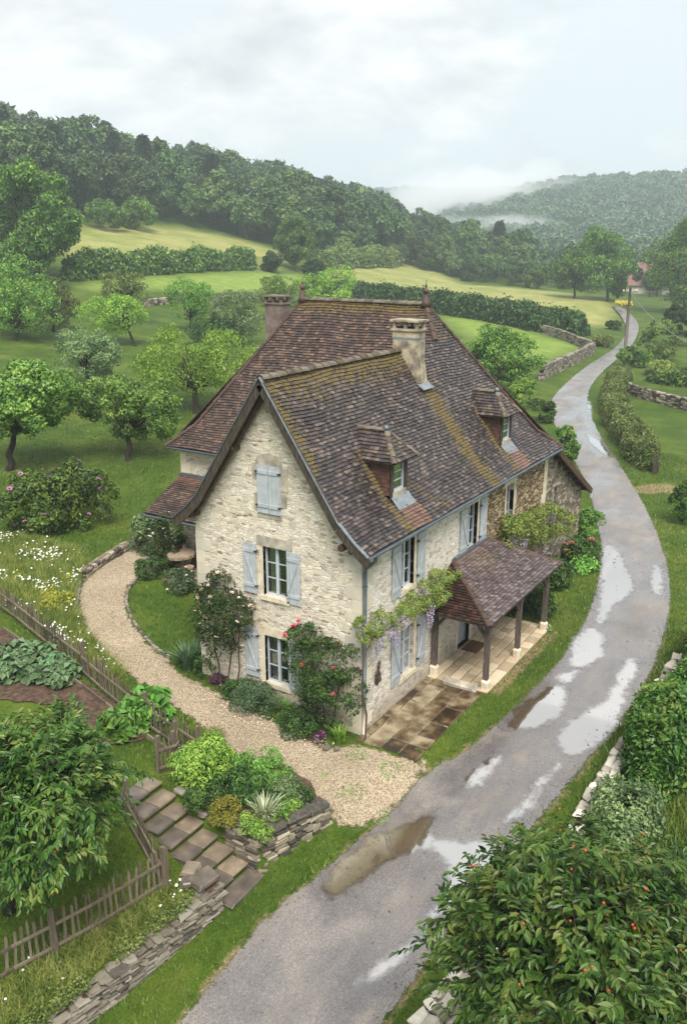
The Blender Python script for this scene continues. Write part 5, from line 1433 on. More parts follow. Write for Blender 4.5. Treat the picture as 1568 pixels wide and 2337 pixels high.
# --- fruiting cherry trees in the foreground
def cherry(name, label, base_xy, crown, R, shoots, per, leaf, seed, fruits, thick=.12, mat='lf_cherry', up=.15):
    r = np.random.default_rng(seed); bx, by = base_xy; bz = Zf(bx, by); c = np.array(crown)-np.array([bx, by, bz]); R = np.array(R, float)
    o = tag(empty(name, (bx, by, bz)), label, 'tree')
    d = unit(r.normal(size=(shoots, 3))+np.array([0, 0, .35])); rad = r.random(shoots)**.38
    bump = .94+.2*np.sin(d[:, 0]*5+seed)*np.cos(d[:, 1]*4+d[:, 2]*3)
    tips = c+d*R*(rad*bump)[:, None]
    P, A, N, S = [], [], [], []
    tw = MB()
    for k in range(shoots):
        out = unit(d[k]+unit(r.normal(size=3))*.75+np.array([0, 0, up])); ln = r.uniform(.4, .85)*min(1, R.min()/1.4)
        side = unit(np.cross(out, [0, 0, 1]+r.normal(size=3)*.2))
        p0 = tips[k]-out*ln
        for j in range(per):
            q = (j+1.0)/(per-.5); pos = p0+out*ln*q+np.array([0, 0, -.22*ln*q*q])
            sg = 1 if j % 2 else -1
            ax = unit(side*sg*(.95-.45*q)+out*(.5+.4*q)+np.array([0, 0, -.55])+r.normal(size=3)*.25)
            P.append(pos); A.append(ax); N.append(unit(np.array([0, 0, 1])+out*.35+r.normal(size=3)*.35)); S.append(leaf*r.uniform(.7, 1.15)*(1-.12*q))
        tw.tube([p0, p0+out*ln*.2+np.array([0, 0, -.01*ln]), p0+out*ln*.5+np.array([0, 0, -.055*ln])], [.012, .008, .004], 3, cap=False)
    P, A, N, S = np.array(P), np.array(A), np.array(N), np.array(S)[:, None]
    A = unit(A); sd = unit(np.cross(A, N)); n2 = np.cross(sd, A)
    dr = n2*S
    V = np.stack([P, P+A*S*.3+sd*S*.19+dr*.06, P+A*S*.68+sd*S*.17+dr*.02, P+A*S-dr*.16, P+A*S*.68-sd*S*.17+dr*.02, P+A*S*.3-sd*S*.19+dr*.06], 1).reshape(-1, 3)
    i = np.arange(len(P))[:, None]*6
    F = np.concatenate([i+np.array([[0, 1, 2, 3]]), i+np.array([[0, 3, 4, 5]])], 0)
    npmesh('crown', V, F, MAT[mat], o)
    tw.build('twigs', MAT['stem'], o)
    mb = MB(); rr = random.Random(seed); fk = Vector((c[0]*.3, c[1]*.3, c[2]*.45))
    P_ = wiggle((0, 0, -.2), fk, 4, .04, rr); mb.tube(P_, [thick*(1.3-.4*j/4) for j in range(5)], 10)
    for k in range(0, shoots, max(1, shoots//46)):
        Q = wiggle(fk, tips[k]*.66+np.array(c)*.34, 5, .06, rr); mb.tube(Q, [thick*.45*(1-.85*j/5) for j in range(6)], 6)
    mb.build('trunk', MAT['bark'], o, True)
    pr = None
    for k in range(fruits):
        j = r.integers(shoots)
        if np.dot(d[j], -FW)+d[j][2] < .3: j = r.integers(shoots)
        if pr is None:
            m = MB(); m.lathe((0, 0, 0), [(.002, -.028), (.02, -.02), (.028, 0), (.02, .02), (.004, .026)], 8); f = pr = m.build('fruit', MAT['fruit'], o, True)
        else:
            f = pr.copy(); COL.objects.link(f); f.parent = o
        f.location = tips[j]+d[j]*.03+np.array([0, 0, -.03]); kk = r.uniform(.5, .85); f.scale = (kk, kk, kk)
    return o
cc_ = DP(1330, 2190, 12.0)
cherry('cherry_tree', 'large fruiting cherry tree filling the lower right foreground', (-8.2, -9.0), cc_, (2.35, 2.35, 2.0), 1500, 17, .16, 31, 85)
cc_ = DP(70, 1812, 17.0)
cherry('cherry_tree', 'dark fruiting cherry tree behind the pickets on the left edge', (-9.3, 3.1), cc_, (2.1, 2.1, 1.85), 1300, 16, .17, 32, 24)
# ================================================================== GARDEN WALLS, STEPS, FENCES
def path_at(pts):
    P = [np.array(p, float) for p in pts]; L = [0]
    for a, b in zip(P[:-1], P[1:]): L.append(L[-1]+np.linalg.norm(b-a))
    def f(t):
        return np.array([np.interp(t, L, [p[k] for p in P]) for k in range(len(P[0]))])
    return L[-1], f

def drystone(name, label, pts, h, th, mat, size=(.32, .13), cope=None, zb=None, seed=1, cat='wall', rough=.2, hfun=None, gap=.03, both=True, core=.12):
    """a rubble wall of single stones along a ground path"""
    random.seed(seed); T_, f = path_at(pts); mb = MB()
    o0 = f(0); bz = (zb(0) if zb else Zf(o0[0], o0[1]))
    z = 0.0; hmax = h
    while z < hmax-.02:
        hh = size[1]*random.uniform(.75, 1.3)
        t = -random.uniform(0, .2)
        while t < T_:
            w_ = size[0]*random.uniform(.6, 1.5); tc = t+w_/2
            if tc > T_+w_*.3: break
            p = f(min(max(tc, 0), T_)); d = f(min(tc+.1, T_))-f(max(min(tc, T_)-.1, 0)); ang = math.atan2(d[1], d[0]); R = Matrix.Rotation(ang, 3, 'Z')
            lz = (zb(tc) if zb else Zf(p[0], p[1]))
            hl = hfun(tc) if hfun else h
            if z < hl-.03 and random.random() > gap*(z/h)**2:
                n_ = Vector((-math.sin(ang), math.cos(ang), 0))
                for sd in ((-1, 1) if both and th > .3 else (0,)):
                    c = Vector((p[0], p[1], lz+z+hh/2-.08))+n_*(sd*th*.25+random.uniform(-.02, .02))
                    mb.stone(c, (w_*.97, (th*.5 if sd else th)*random.uniform(.9, 1.08), hh*1.02), R @ Matrix.Rotation(random.uniform(-.05, .05), 3, 'X'), 0, rough)
            t += w_
        z += hh
    if cope:
        t = 0
        while t < T_:
            w_ = random.uniform(.35, .8)
            if T_-t-w_ < .25: w_ = T_-t
            p = f(t+w_/2); d = f(min(t+w_, T_))-f(t); ang = math.atan2(d[1], d[0])
            lz = (zb(t+w_/2) if zb else Zf(p[0], p[1])); hl = hfun(t+w_/2) if hfun else h
            mb.stone((p[0], p[1], lz+hl-.02), (w_-.015, th+.08, .11), Matrix.Rotation(ang, 3, 'Z') @ Matrix.Rotation(random.uniform(-.03, .03), 3, 'X'), 1, .1)
            t += w_
    cm = MB()
    mats = [mat]+([cope] if cope else [])
    o = mb.build(name, mats); tag(o, label, cat)
    # dark core so that no light shows through the joints
    n = max(2, int(T_/.5)); vs = []
    for i in range(n+1):
        t = T_*i/n; p = f(t); d = f(min(t+.05, T_))-f(max(t-.05, 0)); d = d/np.linalg.norm(d); nn = np.array([-d[1], d[0]])*th*.34
        lz = (zb(t) if zb else Zf(p[0], p[1])); hl = (hfun(t) if hfun else h)
        for sg in (-1, 1):
            for zz_ in (lz-.3, lz+hl-core): vs.append((p[0]+sg*nn[0], p[1]+sg*nn[1], zz_))
    fs = []
    for i in range(n):
        a = 4*i; b = a+4; fs += [(a, b, b+1, a+1), (a+2, a+3, b+3, b+2), (a+1, b+1, b+3, a+3)]
    cm.add(vs, fs); cm.build('wall_core', MAT['soil'], o)
    return o

def fence(name, label, pts, h, post_step, sp, w=.04, seed=1, lean=.04, posts=True, ph=.12, skip=None):
    """pickets nailed on two rails between posts; pts (x, y)"""
    random.seed(seed); T_, f = path_at(pts); p0 = f(0)
    o = tag(empty(name, (p0[0], p0[1], Zf(p0[0], p0[1]))), label, 'fence'); L = Vector(o.location)
    def gp(t, z=0): p = f(t); return Vector((p[0], p[1], FZ(p[0], p[1])+z))-L
    n = max(1, round(T_/post_step)); m = MB(); rl = MB()
    t = sp*.5
    while t < T_:
        d = f(min(t+.1, T_))-f(max(t-.1, 0)); ang = math.atan2(d[1], d[0]); R = Matrix.Rotation(ang, 3, 'Z') @ Matrix.Rotation(random.gauss(0, lean), 3, 'Y') @ Matrix.Rotation(random.gauss(0, lean*.6), 3, 'X')
        hh = h*random.uniform(.94, 1.06); b = gp(t, .03); wv = w*random.uniform(.8, 1.15)
        loc = [(-wv/2, -.011, 0), (wv/2, -.011, 0), (wv/2, .011, 0), (-wv/2, .011, 0)]
        vs = [b+R @ Vector((x, y, z_)) for z_, k in ((0, 1), (hh-.05, 1), (hh, .35)) for x, y, _ in [(x*k, y, 0) for x, y, _ in loc]]
        m.add(vs, [(0, 3, 2, 1)]+[(4*r_+i, 4*r_+(i+1) % 4, 4*r_+4+(i+1) % 4, 4*r_+4+i) for r_ in (0, 1) for i in range(4)]+[(8, 9, 10, 11)])
        t += sp*random.uniform(.85, 1.15)
    m.build('pickets', MAT['fencewood'], o)
    k_ = max(n*3, 4)
    for hz in (h*.2, h*.72):
        rl = MB()
        for i in range(k_):
            a = gp(T_*i/k_, hz); b = gp(T_*(i+1)/k_, hz); d = (b-a); nn = Vector((-d.y, d.x, 0)).normalized()*.03; nn = nn if nn.dot(Vector(FW)) < 0 else -nn
            rl.beam(a+nn, b+nn, .035, .06)
        rl.build('rail', MAT['fencewood'], o)
    if posts:
        for i in range(n+1):
            p = gp(T_*i/n); d = f(min(T_*i/n+.1, T_))-f(max(T_*i/n-.1, 0)); nn = Vector((-d[1], d[0], 0)).normalized()*.075
            pm = MB(); pm.beam(p+nn+Vector((0, 0, -.2)), p+nn+Vector((random.gauss(0, .02), random.gauss(0, .02), h+ph)), .09, .09, (1, 0, 0)); pm.build('post', MAT['fencewood'], o)
    return o
FZ = Zf
# steps: seven treads between the garden and the road
t_ = tag(empty('garden_steps', (-5.55, .1, -1.1)), 'flight of worn dark stone steps climbing from the road verge to the garden', 'steps')
random.seed(5)
for k in range(7):
    z = -.9+.197*k; y = .12+.45*k; x0, x1 = -6.17+.03*k, -4.93+.012*k
    m = MB(); cut = random.uniform(.4, .62)*(x1-x0)+x0
    for a, b in ((x0, cut), (cut, x1)): m.stone(((a+b)/2-(-5.55), y+.24-.1, z-.045+random.uniform(-.006, .006)+1.1), (b-a-.012, .52, .09), Matrix.Rotation(random.uniform(-.01, .01), 3, 'X'), 0, .06)
    m.bbox((x0+5.55+.02, y+.07-.1, z-.5+1.1), (x1+5.55-.02, y+.5-.1, z-.088+1.1), 1)  # recessed riser, wet shade below the nose put into its dark colour
    s_ = m.build('step', [MAT['step'], MAT['cope']], t_)
    if k >= 5: s_['label'] = 'pale dry upper step'
m = MB(); m.stone((-5.55, -.16, -1.075), (1.25, .5, .1), None, 0, .08); tag(m.build('threshold_slab', MAT['step']), 'brown stone slab set in the verge below the bottom step', 'slab')
# walled bed
def zpl(t): return -1.12
o = drystone('planter_wall', 'low dark lichened retaining wall round the raised flower bed', [(-4.78, .75), (-4.78, -.22), (-3.05, -.82)], 1.1, .36, MAT['rub_dry'], (.3, .10), MAT['cope'], seed=3,
             zb=lambda t: float(np.interp(t, [0, .97, 2.8], [-1.06, -1.06, -.62])), hfun=lambda t: float(np.interp(t, [0, .97, 2.8], [1.10, 1.10, .62])))
m = MB(); random.seed(8)
for i in range(16):
    y = .95+random.random()*1.6; z_ = float(np.interp(y, [.9, 2.6], [-.35, .22])); m.stone((-4.75+random.uniform(-.12, .16), y, z_+random.uniform(-.1, .08)), (random.uniform(.2, .36), random.uniform(.2, .34), random.uniform(.14, .22)), Matrix.Rotation(random.uniform(0, 3), 3, 'Z'), 0, .25)
tag(m.build('rockery', MAT['rub_pale']), 'loose pale stones piled along the right side of the steps', 'rocks', kind='stuff')
bed = [(-4.7, .3), (-4.7, -.1), (-3.1, -.62), (-2.6, -.1), (-2.35, 1.2), (-2.9, 2.3), (-3.7, 3.1), (-4.5, 3.0), (-4.75, 1.8)]
tag(sheet('bed_soil', bed, MAT['soil'], .05, .2, .02, .15, lambda x, y: np.interp(y-.2*x, W_X, W_Z)), kind='structure')
# lower retaining wall with its broad end block
LW = [(-6.28, -.02), (-7.6, .2), (-9.0, .48), (-10.4, .78), (-12.5, 1.2), (-14.5, 1.6)]
zlw = lambda t: float(np.interp(path_at(LW)[1](t)[0], [-14.5, -10.4, -6.3], [-2.42, -1.72, -1.14]))
drystone('retaining_wall', 'long pale rubble retaining wall under the lower picket fence', LW, .72, .4, MAT['rub_pale'], (.26, .062), None, zb=zlw, seed=4, rough=.32, hfun=lambda t: float(np.interp(t, [0, 1.2, 4.2, 8.5], [.80, .7, .62, .6])))
m = MB(); m.stone((-6.45, .14, -.33), (.62, .5, .14), Matrix.Rotation(-.15, 3, 'Z'), 0, .1); m.stone((-6.42, .55, -.27), (.4, .34, .14), Matrix.Rotation(.3, 3, 'Z'), 0, .15); m.stone((-6.7, .42, -.36), (.3, .3, .12), Matrix.Rotation(.9, 3, 'Z'), 0, .2)
tag(m.build('end_block', MAT['step']), 'broad dark stones capping the end of the retaining wall beside the steps', 'stones')
# pickets
FU = [G(-30, 1376), G(20, 1402), G(100, 1468), G(190, 1538)]; FU2 = [G(232, 1580), G(330, 1660), G(452, 1742)]
fence('picket_fence', 'upper picket fence between daisy meadow and vegetable bed', FU, .92, 2.6, .125, seed=11)
fence('picket_fence', 'picket fence between gravel path and vegetable bed, right of the leaning gate', FU2, .95, 2.4, .125, seed=12)
fence('picket_fence', 'short picket fence stepping down along the left side of the garden steps', [(-6.12, 2.85), (-6.5, 1.9), (-6.98, .85)], .9, 2.2, .12, seed=13)
fence('picket_fence', 'long lower picket fence above the rubble retaining wall', [(-6.98, .85), (-8.2, 1.2), (-10.4, 2.05), (-14.0, 3.4)], 1.0, 2.4, .15, .055, seed=14)
g0, g1 = G(192, 1542), G(232, 1578)
fence('picket_gate', 'old leaning picket gate closing the gap in the garden fence', [g0, g1], .9, 5, .13, seed=15, lean=.07, posts=False)
fence('picket_gate', 'narrow open picket gate standing at the top of the steps', [(-4.58, 3.18), (-4.1, 3.0), (-3.72, 3.28)], .95, .55, .13, seed=16)
# low edge wall and stone kerb of the gravel path
drystone('edge_wall', 'curved mossy low wall holding the orchard lawn along the gravel path', [G(*q) for q in ((352,1224),(318,1240),(282,1258),(246,1280),(212,1304),(190,1322))], .42, .34, MAT['rub_dry'], (.34, .12), None, seed=21, zb=None)
drystone('edge_wall', 'short rough stone edge beside the daisy meadow, end of the curved low wall', [G(*q) for q in ((182,1336),(176,1358),(174,1385),(178,1405))], .25, .22, MAT['rub_pale'], (.3, .1), None, seed=22)
m = MB(); random.seed(23); T_, f = path_at([G(*q) for q in ((330,1312),(305,1332),(292,1352),(289,1376),(300,1410),(322,1445),(352,1478),(386,1502))]); t0 = 0
while t0 < T_:
    w_ = random.uniform(.12, .26); p = f(t0); d = f(min(t0+.1, T_))-f(max(t0-.05, 0)); m.stone((p[0], p[1], Zf(p[0], p[1])+.04), (w_*.95, .1, .12), Matrix.Rotation(math.atan2(d[1], d[0]), 3, 'Z'), 0, .2); t0 += w_
tag(m.build('kerb_stones', MAT['rub_pale']), 'row of small pale stones edging the curved lawn', 'kerb')
m = MB(); T_, f = path_at([G(*q) for q in ((10,1440),(80,1490),(190,1572),(260,1625),(330,1682),(420,1740))])
for i in range(8): a = f(T_*i/8); b = f(T_*(i+.97)/8); m.beam((a[0], a[1], Zf(*a)+.06), (b[0], b[1], Zf(*b)+.06), .05, .18)
tag(m.build('bed_board', MAT['fencewood']), 'weathered board edging at the foot of the upper picket fence', 'edging')
for i, (px, py, sz, lab) in enumerate(((745,1712,.16,'small rough border stone nearest to the down pipe'),(722,1692,.13,'small pale border stone at the end of the rose bed'),(768,1716,.1,'tiny border stone beside the terrace corner'))):
    x, y = G(px, py); m = MB(); m.stone((0, 0, .05), (sz*1.6, sz, sz), Matrix.Rotation(i*1.1, 3, 'Z'), 0, .3); tag(m.build('border_stone', MAT['rub_pale'], None, False, (x, y, Zf(x, y)+.03)), lab, 'stone')
# stone table, stools and pots by the garden porch
x, y = G(418, 1308)
def zz2(x, y): return Zf(x, y)+.03
tb = tag(empty('stone_table', (x, y, zz2(x, y))), 'round topped rustic stone table behind the gable corner', 'table')
m = MB(); n = 14
top = [(.62*math.cos(a)*random.uniform(.93, 1.05), .5*math.sin(a)*random.uniform(.93, 1.05)) for a in np.linspace(0, 6.283, n, endpoint=False)]
m.prism(top, .68, .78); m.build('tabletop', MAT['stonetable'], tb); m = MB(); m.stone((0, 0, .34), (.34, .3, .68), None, 0, .1); m.build('leg', MAT['stonetable'], tb)
x, y = G(434, 1322); m = MB(); m.lathe((0, 0, 0), [(.17, 0), (.16, .2), (.17, .42), (.19, .44), (.19, .5)], 10); tag(m.build('stone_stool', MAT['stonetable'], None, False, (x, y, zz2(x, y))), 'stump like stone stool in front of the stone table', 'stool')
x, y = G(441, 1300); m = MB(); m.beam((0, 0, 0), (.5, .1, .95), .3, .05, (0, 1, 0)); tag(m.build('wooden_plank', MAT['brownwood'], None, False, (x, y, zz2(x, y))), 'brown plank leaning beside the stone table', 'plank')
for i, (x, y, lab) in enumerate(((*G(398, 1302), 'clay pot with green plant left of the stone table'), (*G(409, 1262), 'clay pot with a dark bushy plant behind the stone table'))):
    o = tag(empty('flower_pot', (x, y, zz2(x, y))), lab, 'plant pot'); m = MB(); m.lathe((0, 0, 0), [(.12, 0), (.17, .3), (.19, .31), (.19, .36), (.16, .36), (.15, .3)], 12); m.build('pot', MAT['clay'], o, True)
    r = np.random.default_rng(i+70); (V, F), _ = clump_leaves([((0, 0, .55), (.24, .24, .22))], 500, .09, r, 20, .5); npmesh('foliage', V, F, MAT['lf_rose'], o)
    npmesh('potting_soil', np.array([(.15*math.cos(a), .15*math.sin(a), .33) for a in np.linspace(0, 6.28, 8, endpoint=False)]), np.arange(8).reshape(2, 4), MAT['soil'], o)
# field walls
drystone('field_wall', 'pale drystone wall along the left side of the lane beyond the house', [G(*q) for q in ((1352,806),(1325,822),(1290,840),(1255,856),(1234,868))], 1.45, .55, MAT['rub_pale'], (.6, .26), None, seed=31)
drystone('field_wall', 'broken drystone wall running off under the end of the long hedge', [G(*q) for q in ((1345,800),(1320,790),(1290,778),(1262,768),(1240,762))], 1.2, .5, MAT['rub_pale'], (.6, .26), None, seed=32)
drystone('field_wall', 'dark drystone wall crossing the right paddock behind the clipped hedge', [G(*q) for q in ((1428,898),(1460,908),(1510,922),(1570,938),(1640,950))], 1.0, .5, MAT['rub_dry'], (.5, .22), None, seed=33)
drystone('field_wall', 'low grey drystone wall at the back of the orchard', [G(*q) for q in ((470,692),(520,690),(560,688),(600,690),(660,694))], 1.5, .5, MAT['rub_dry'], (.7, .3), None, seed=34)
drystone('field_wall', 'overgrown low wall at the back of the orchard, left of the vase shaped tree', [G(*q) for q in ((330,700),(360,696),(400,692),(420,692))], .9, .5, MAT['rub_dry'], (.7, .3), None, seed=35)
RW = [(9.5,-6.55),(7.0,-6.5),(5.0,-6.6),(2.5,-6.45),(.5,-6.4),(-1.5,-6.35),(-3.5,-6.05),(-5.2,-5.75),(-7.2,-5.35),(-9.5,-5.3)]
drystone('verge_wall', 'tumbledown pale stone wall half overgrown along the right verge', RW, .46, .45, MAT['rub_white'], (.3, .12), None, seed=36, gap=.9, rough=.34, core=.34)
# hedges
def hedge(name, label, pts, h, w, mat, n, leaf, seed=1, group=None, var=.18):
    n = int(n*1.4)
    r = np.random.default_rng(seed); T_, f = path_at(pts); p0 = f(0)
    o = tag(empty(name, (p0[0], p0[1], Zf(p0[0], p0[1]))), label, 'hedge', group); L = np.array(o.location)
    t = r.random(n)*T_; P = np.array([f(q) for q in t]); d = np.array([f(min(q+.3, T_))-f(max(q-.3, 0)) for q in t]); d /= np.linalg.norm(d, axis=1)[:, None]; nn = np.stack([-d[:, 1], d[:, 0]], 1)
    ph = r.uniform(0, 6, 3)
    hv = h*(1+.10*r.normal(size=n)*(r.random(n) < .3)+var*(np.sin(t*1.3/h+ph[0])*.5+np.sin(t*3.1/h+ph[1])*.35+np.sin(t*.4+ph[2])*.4)); wv = w*(1+var*np.sin(t*2.1/h+ph[2]))
    a = r.uniform(-.15, math.pi+.15, n); q = 1-.35*r.random(n)**2
    lat = np.cos(a); lat = np.sign(lat)*np.abs(lat)**.6; ver = np.clip(np.sin(a), 0, 1)**.6
    # end caps pulled in
    end = np.clip(np.minimum(t, T_-t)/(w*.6), .35, 1)
    off = nn*(lat*wv*.5*q*end)[:, None]; z = np.maximum(ver*hv*q*end+r.normal(size=n)*leaf*.3, leaf*.2)
    X = P[:, 0]+off[:, 0]; Y = P[:, 1]+off[:, 1]
    V0 = np.stack([X, Y, Z(P[:, 0], P[:, 1])+z], 1)-L
    nr = unit(np.concatenate([nn*lat[:, None], ver[:, None]], 1)+r.normal(size=(n, 3))*.55)
    ax = unit(np.cross(nr, r.normal(size=(n, 3)))+np.array([0, 0, .1])); S = leaf*(.6+.8*r.random(n))
    V, F = leaf_quads(V0, ax, nr, S, S*.6, .2, .15); npmesh('foliage', V, F, mat, o)
    m = MB(); k = max(3, int(T_/(w*.8))); vs = []
    for i in range(k+1):
        tt = min(w*.7, T_*.3)+(T_-2*min(w*.7, T_*.3))*i/k; p = f(tt); dd = f(min(tt+.3, T_))-f(max(tt-.3, 0)); dd /= np.linalg.norm(dd); n2 = np.array([-dd[1], dd[0]])*w*.24; zb_ = Zf(p[0], p[1])
        for s_, zz_ in ((-1, -.1), (-1, h*.38), (-.5, h*.52), (.5, h*.52), (1, h*.38), (1, -.1)): vs.append((p[0]+n2[0]*s_-L[0], p[1]+n2[1]*s_-L[1], zb_+zz_-L[2]))
    m.add(vs, [(6*i+j, 6*i+j+1, 6*i+7+j, 6*i+6+j) for i in range(k) for j in range(5)]+[tuple(range(6)), tuple(range(6*k, 6*k+6))]); m.build('branch_core', MAT['lf_dark'], o)  # solid dark core added inside the leaves to block the view through
    return o
hedge('hedge', 'long dark field hedge below the left hay field', [G(*q) for q in ((150,640),(200,632),(260,628),(330,624),(420,618),(500,614),(580,612))], 3.4, 3.2, MAT['lf_hedge'], 14000, .6, 1)
hedge('hedge', 'long winding dark hedge between the right hay field and the bright paddock', [G(*q) for q in ((700,660),(760,676),(840,694),(920,702),(1000,714),(1080,726),(1160,740),(1230,756),(1290,764),(1336,764))], 3.3, 3.4, MAT['lf_dark'], 22000, .5, 2)
hedge('hedge', 'pale rough hedge under the wood right of the lone round tree', [G(*q) for q in ((722,612),(770,610),(820,608),(870,608),(905,608))], 4.6, 5.0, MAT['lf_hedge_light'], 9000, .7, 3, var=.3)
hedge('hedge', 'clipped light green hedge bordering the right side of the lane', [G(*q) for q in ((1424,868),(1405,890),(1396,920),(1398,950),(1412,985),(1438,1020),(1462,1050),(1480,1078))], 1.75, 1.9, MAT['lf_hedge_light'], 16000, .17, 4)
hedge('hedge', 'dense dark green ivy mass on the right edge above the verge wall', [(.6,-7.4),(2.5,-7.5),(5.0,-7.6),(8.0,-7.7),(11,-7.9)], 2.0, 1.7, MAT['lf_cherry'], 15000, .15, 5, var=.3)
hedge('hedge', 'grey green wild shrubs between the ivy mass and the cherry tree', [(-4.5,-7.2),(-2.5,-7.35),(-.6,-7.35),(1.0,-7.2)], 1.1, 1.3, MAT['lf_grey'], 7000, .11, 6, var=.3)
hedge('hedge', 'low green thicket along the back edge of the right paddock', [G(*q) for q in ((1480,870),(1530,876),(1600,886))], 1.5, 2.4, MAT['lf_hedge'], 3500, .3, 7)
# gate post stump at the hedge end
x, y = G(1492, 1082); o = tag(empty('gate_post', (x, y, Zf(x, y))), 'old split wooden gate post at the near end of the clipped hedge', 'post'); m = MB(); m.beam((0, 0, -.2), (.05, 0, 1.15), .22, .16, (1, 0, 0)); m.build('shaft', MAT['oldwood'], o); m = MB(); m.beam((.3, -.1, -.1), (.25, -.1, .55), .12, .1, (1, 0, 0)); m.build('stump', MAT['oldwood'], o)
# utility pole and wire
x, y = G(1425, 806); pz = Zf(x, y); o = tag(empty('utility_pole', (x, y, pz)), 'tall dark wooden utility pole standing by the lane', 'pole')
Dp = dep((x, y)); tx, ty, tz = DP(1438, 657, Dp); m = MB(); tp = Vector((tx-x, ty-y, tz-pz)); m.tube([(0, 0, -.2), tp*.5, tp], [.22, .19, .15], 8); m.build('shaft', MAT['postwood'], o, True)
m = MB(); m.beam(tp+Vector((-.7, .75, -.5)), tp+Vector((.7, -.75, -.5)), .12, .12); m.build('cross_arm', MAT['postwood'], o)
for k in (-.6, .6):
    m = MB(); m.lathe(tp+Vector((k, -k*1.07, -.44)), [(.05, 0), (.09, .06), (.06, .14), (.08, .2), (.03, .26)], 8); m.build('insulator', MAT['fl_white'], o, True)
m = MB(); a = Vector((tx, ty, tz-.45)); b = Vector(DP(1640, 812, 62)); P = []
for i in range(25): q = i/24; P.append(a.lerp(b, q)-Vector((0, 0, 1))*4*1.0*q*(1-q))
m.tube(P, .028, 4); tag(m.build('power_line', MAT['lead']), 'thin sagging wire running from the utility pole to the right edge', 'wire')
# farmhouse down the lane
x, y = G(1458, 668); s = dep((x, y))/FPX; zf_ = Zf(x, y); o = tag(empty('farm_building', (x, y, zf_)), 'distant farm building with a faded red roof behind the trees', 'building')
lx, ly, hw = 7.5, 5.5, 2.4
m = MB(); m.bbox((-lx, -ly, -1), (lx, ly, hw)); m.build('wall', MAT['rub_side'], o)
m = MB(); m.attr = {'moss': [], 'fresh': []}
v = [(-lx-.5, -ly-.6, hw-.3), (lx+.5, -ly-.6, hw-.3), (lx+.5, 0, hw+5.6), (-lx-.5, 0, hw+5.6), (-lx-.5, ly+.6, hw-.3), (lx+.5, ly+.6, hw-.3)]
m.add(v, [(0, 1, 2, 3), (3, 2, 5, 4), (0, 3, 4), (1, 5, 2)]); m.attr = {'moss': [0]*6, 'fresh': [0]*6}; m.build('roof', MAT['tile_far'], o); o.rotation_euler = (0, 0, -1.30)
yl = [G(*q) for q in ((1406,688),(1440,694),(1442,700),(1404,695))]
r = np.random.default_rng(5); n = 900; q = np.array(yl); P = q[0]+r.random((n, 1))*(q[1]-q[0])+r.random((n, 1))*(q[3]-q[0]); V, F = leaf_quads(np.concatenate([P, Z(P[:, 0], P[:, 1])[:, None]+r.random((n, 1))*.45], 1), r.normal(size=(n, 3)), np.tile([[0, 0, 1.]], (n, 1))+r.normal(size=(n, 3))*.4, np.full(n, .5), np.full(n, .4)); tag(npmesh('yellow_flower_bed', V, F, MAT['fl_yellow']), kind='stuff')

# ================================================================== GRASS AND FLOWERS
ol_grav = chaikin(GRAVEL, 1); ol_road = chaikin(ROAD_L, 2, False)+chaikin(ROAD_R, 2, False)[::-1]
def bad(x, y, edge=.0):
    b = in_poly(x, y, ol_grav) | in_poly(x, y, ol_road) | in_poly(x, y, SOIL)
    b |= (x > -.1) & (x < 19.1) & (y > -.02) & (y < 5.7)
    b |= (x > 7) & (x < 14.3) & (y > 5) & (y < 12.8)
    b |= (x > -.3) & (x < 4.05) & (y > -1.95) & (y < 0.0); b |= (x > 4.0) & (x < 9.8) & (y > -2.1) & (y < 0)
    b |= (x > -6.25) & (x < -4.9) & (y > -.5) & (y < 3.1); b |= in_poly(x, y, bed)
    return b
def grass(name, n, box, h, w, mat, seed, poly=None, dens=None, lean=.5):
    r = np.random.default_rng(seed); x = r.uniform(box[0], box[1], n); y = r.uniform(box[2], box[3], n)
    k = ~bad(x, y)
    if poly is not None: k &= in_poly(x, y, poly)
    if dens is not None: k &= r.random(n) < dens(x, y)
    x, y = x[k], y[k]; n = len(x); a = r.uniform(0, 6.28, n); hh = h*r.uniform(.5, 1.3, n); ww = w*r.uniform(.7, 1.3, n)
    z = Z(x, y)-.01; sd = np.stack([np.cos(a), np.sin(a), 0*a], 1)*ww[:, None]*.5; b = np.stack([x, y, z], 1); ln = r.normal(size=(n, 2))*lean*hh[:, None]
    tip = b+np.stack([ln[:, 0], ln[:, 1], hh], 1); V = np.stack([b-sd, b+sd, tip], 1).reshape(-1, 3); F = np.arange(3*n).reshape(-1, 3)
    return tag(npmesh(name, V, F, mat), kind='stuff')
grass('verge_grass', 190000, (-13, 12, -9.5, 6), .085, .022, MAT['lf_grass'], 1)
grass('verge_grass', 90000, (8, 40, -8, 14), .11, .035, MAT['lf_grass'], 2)
grass('lawn_grass', 150000, (-4, 40, 5, 42), .10, .035, MAT['lf_grass'], 3)
MEADOW = P2([(-60,1235),(60,1228),(180,1262),(205,1300),(178,1340),(172,1380),(185,1430),(215,1470),(260,1520),(290,1545),(240,1560),(150,1500),(20,1400),(-60,1360)])
mx0 = [min(p[i] for p in MEADOW) for i in (0, 1)]; mx1 = [max(p[i] for p in MEADOW) for i in (0, 1)]
grass('meadow_grass', 110000, (mx0[0], mx1[0], mx0[1], mx1[1]), .40, .03, MAT['lf_meadow'], 4, MEADOW, None, .45)
LBANK = [(-6.4, .2), (-6.95, .9), (-10.4, 2.1), (-14, 3.5), (-14, 1.5), (-10.4, .9), (-7.6, .35)]
grass('bank_plants', 42000, (-14, -6.3, .1, 3.5), .22, .03, MAT['lf_meadow'], 5, LBANK, None, .6)
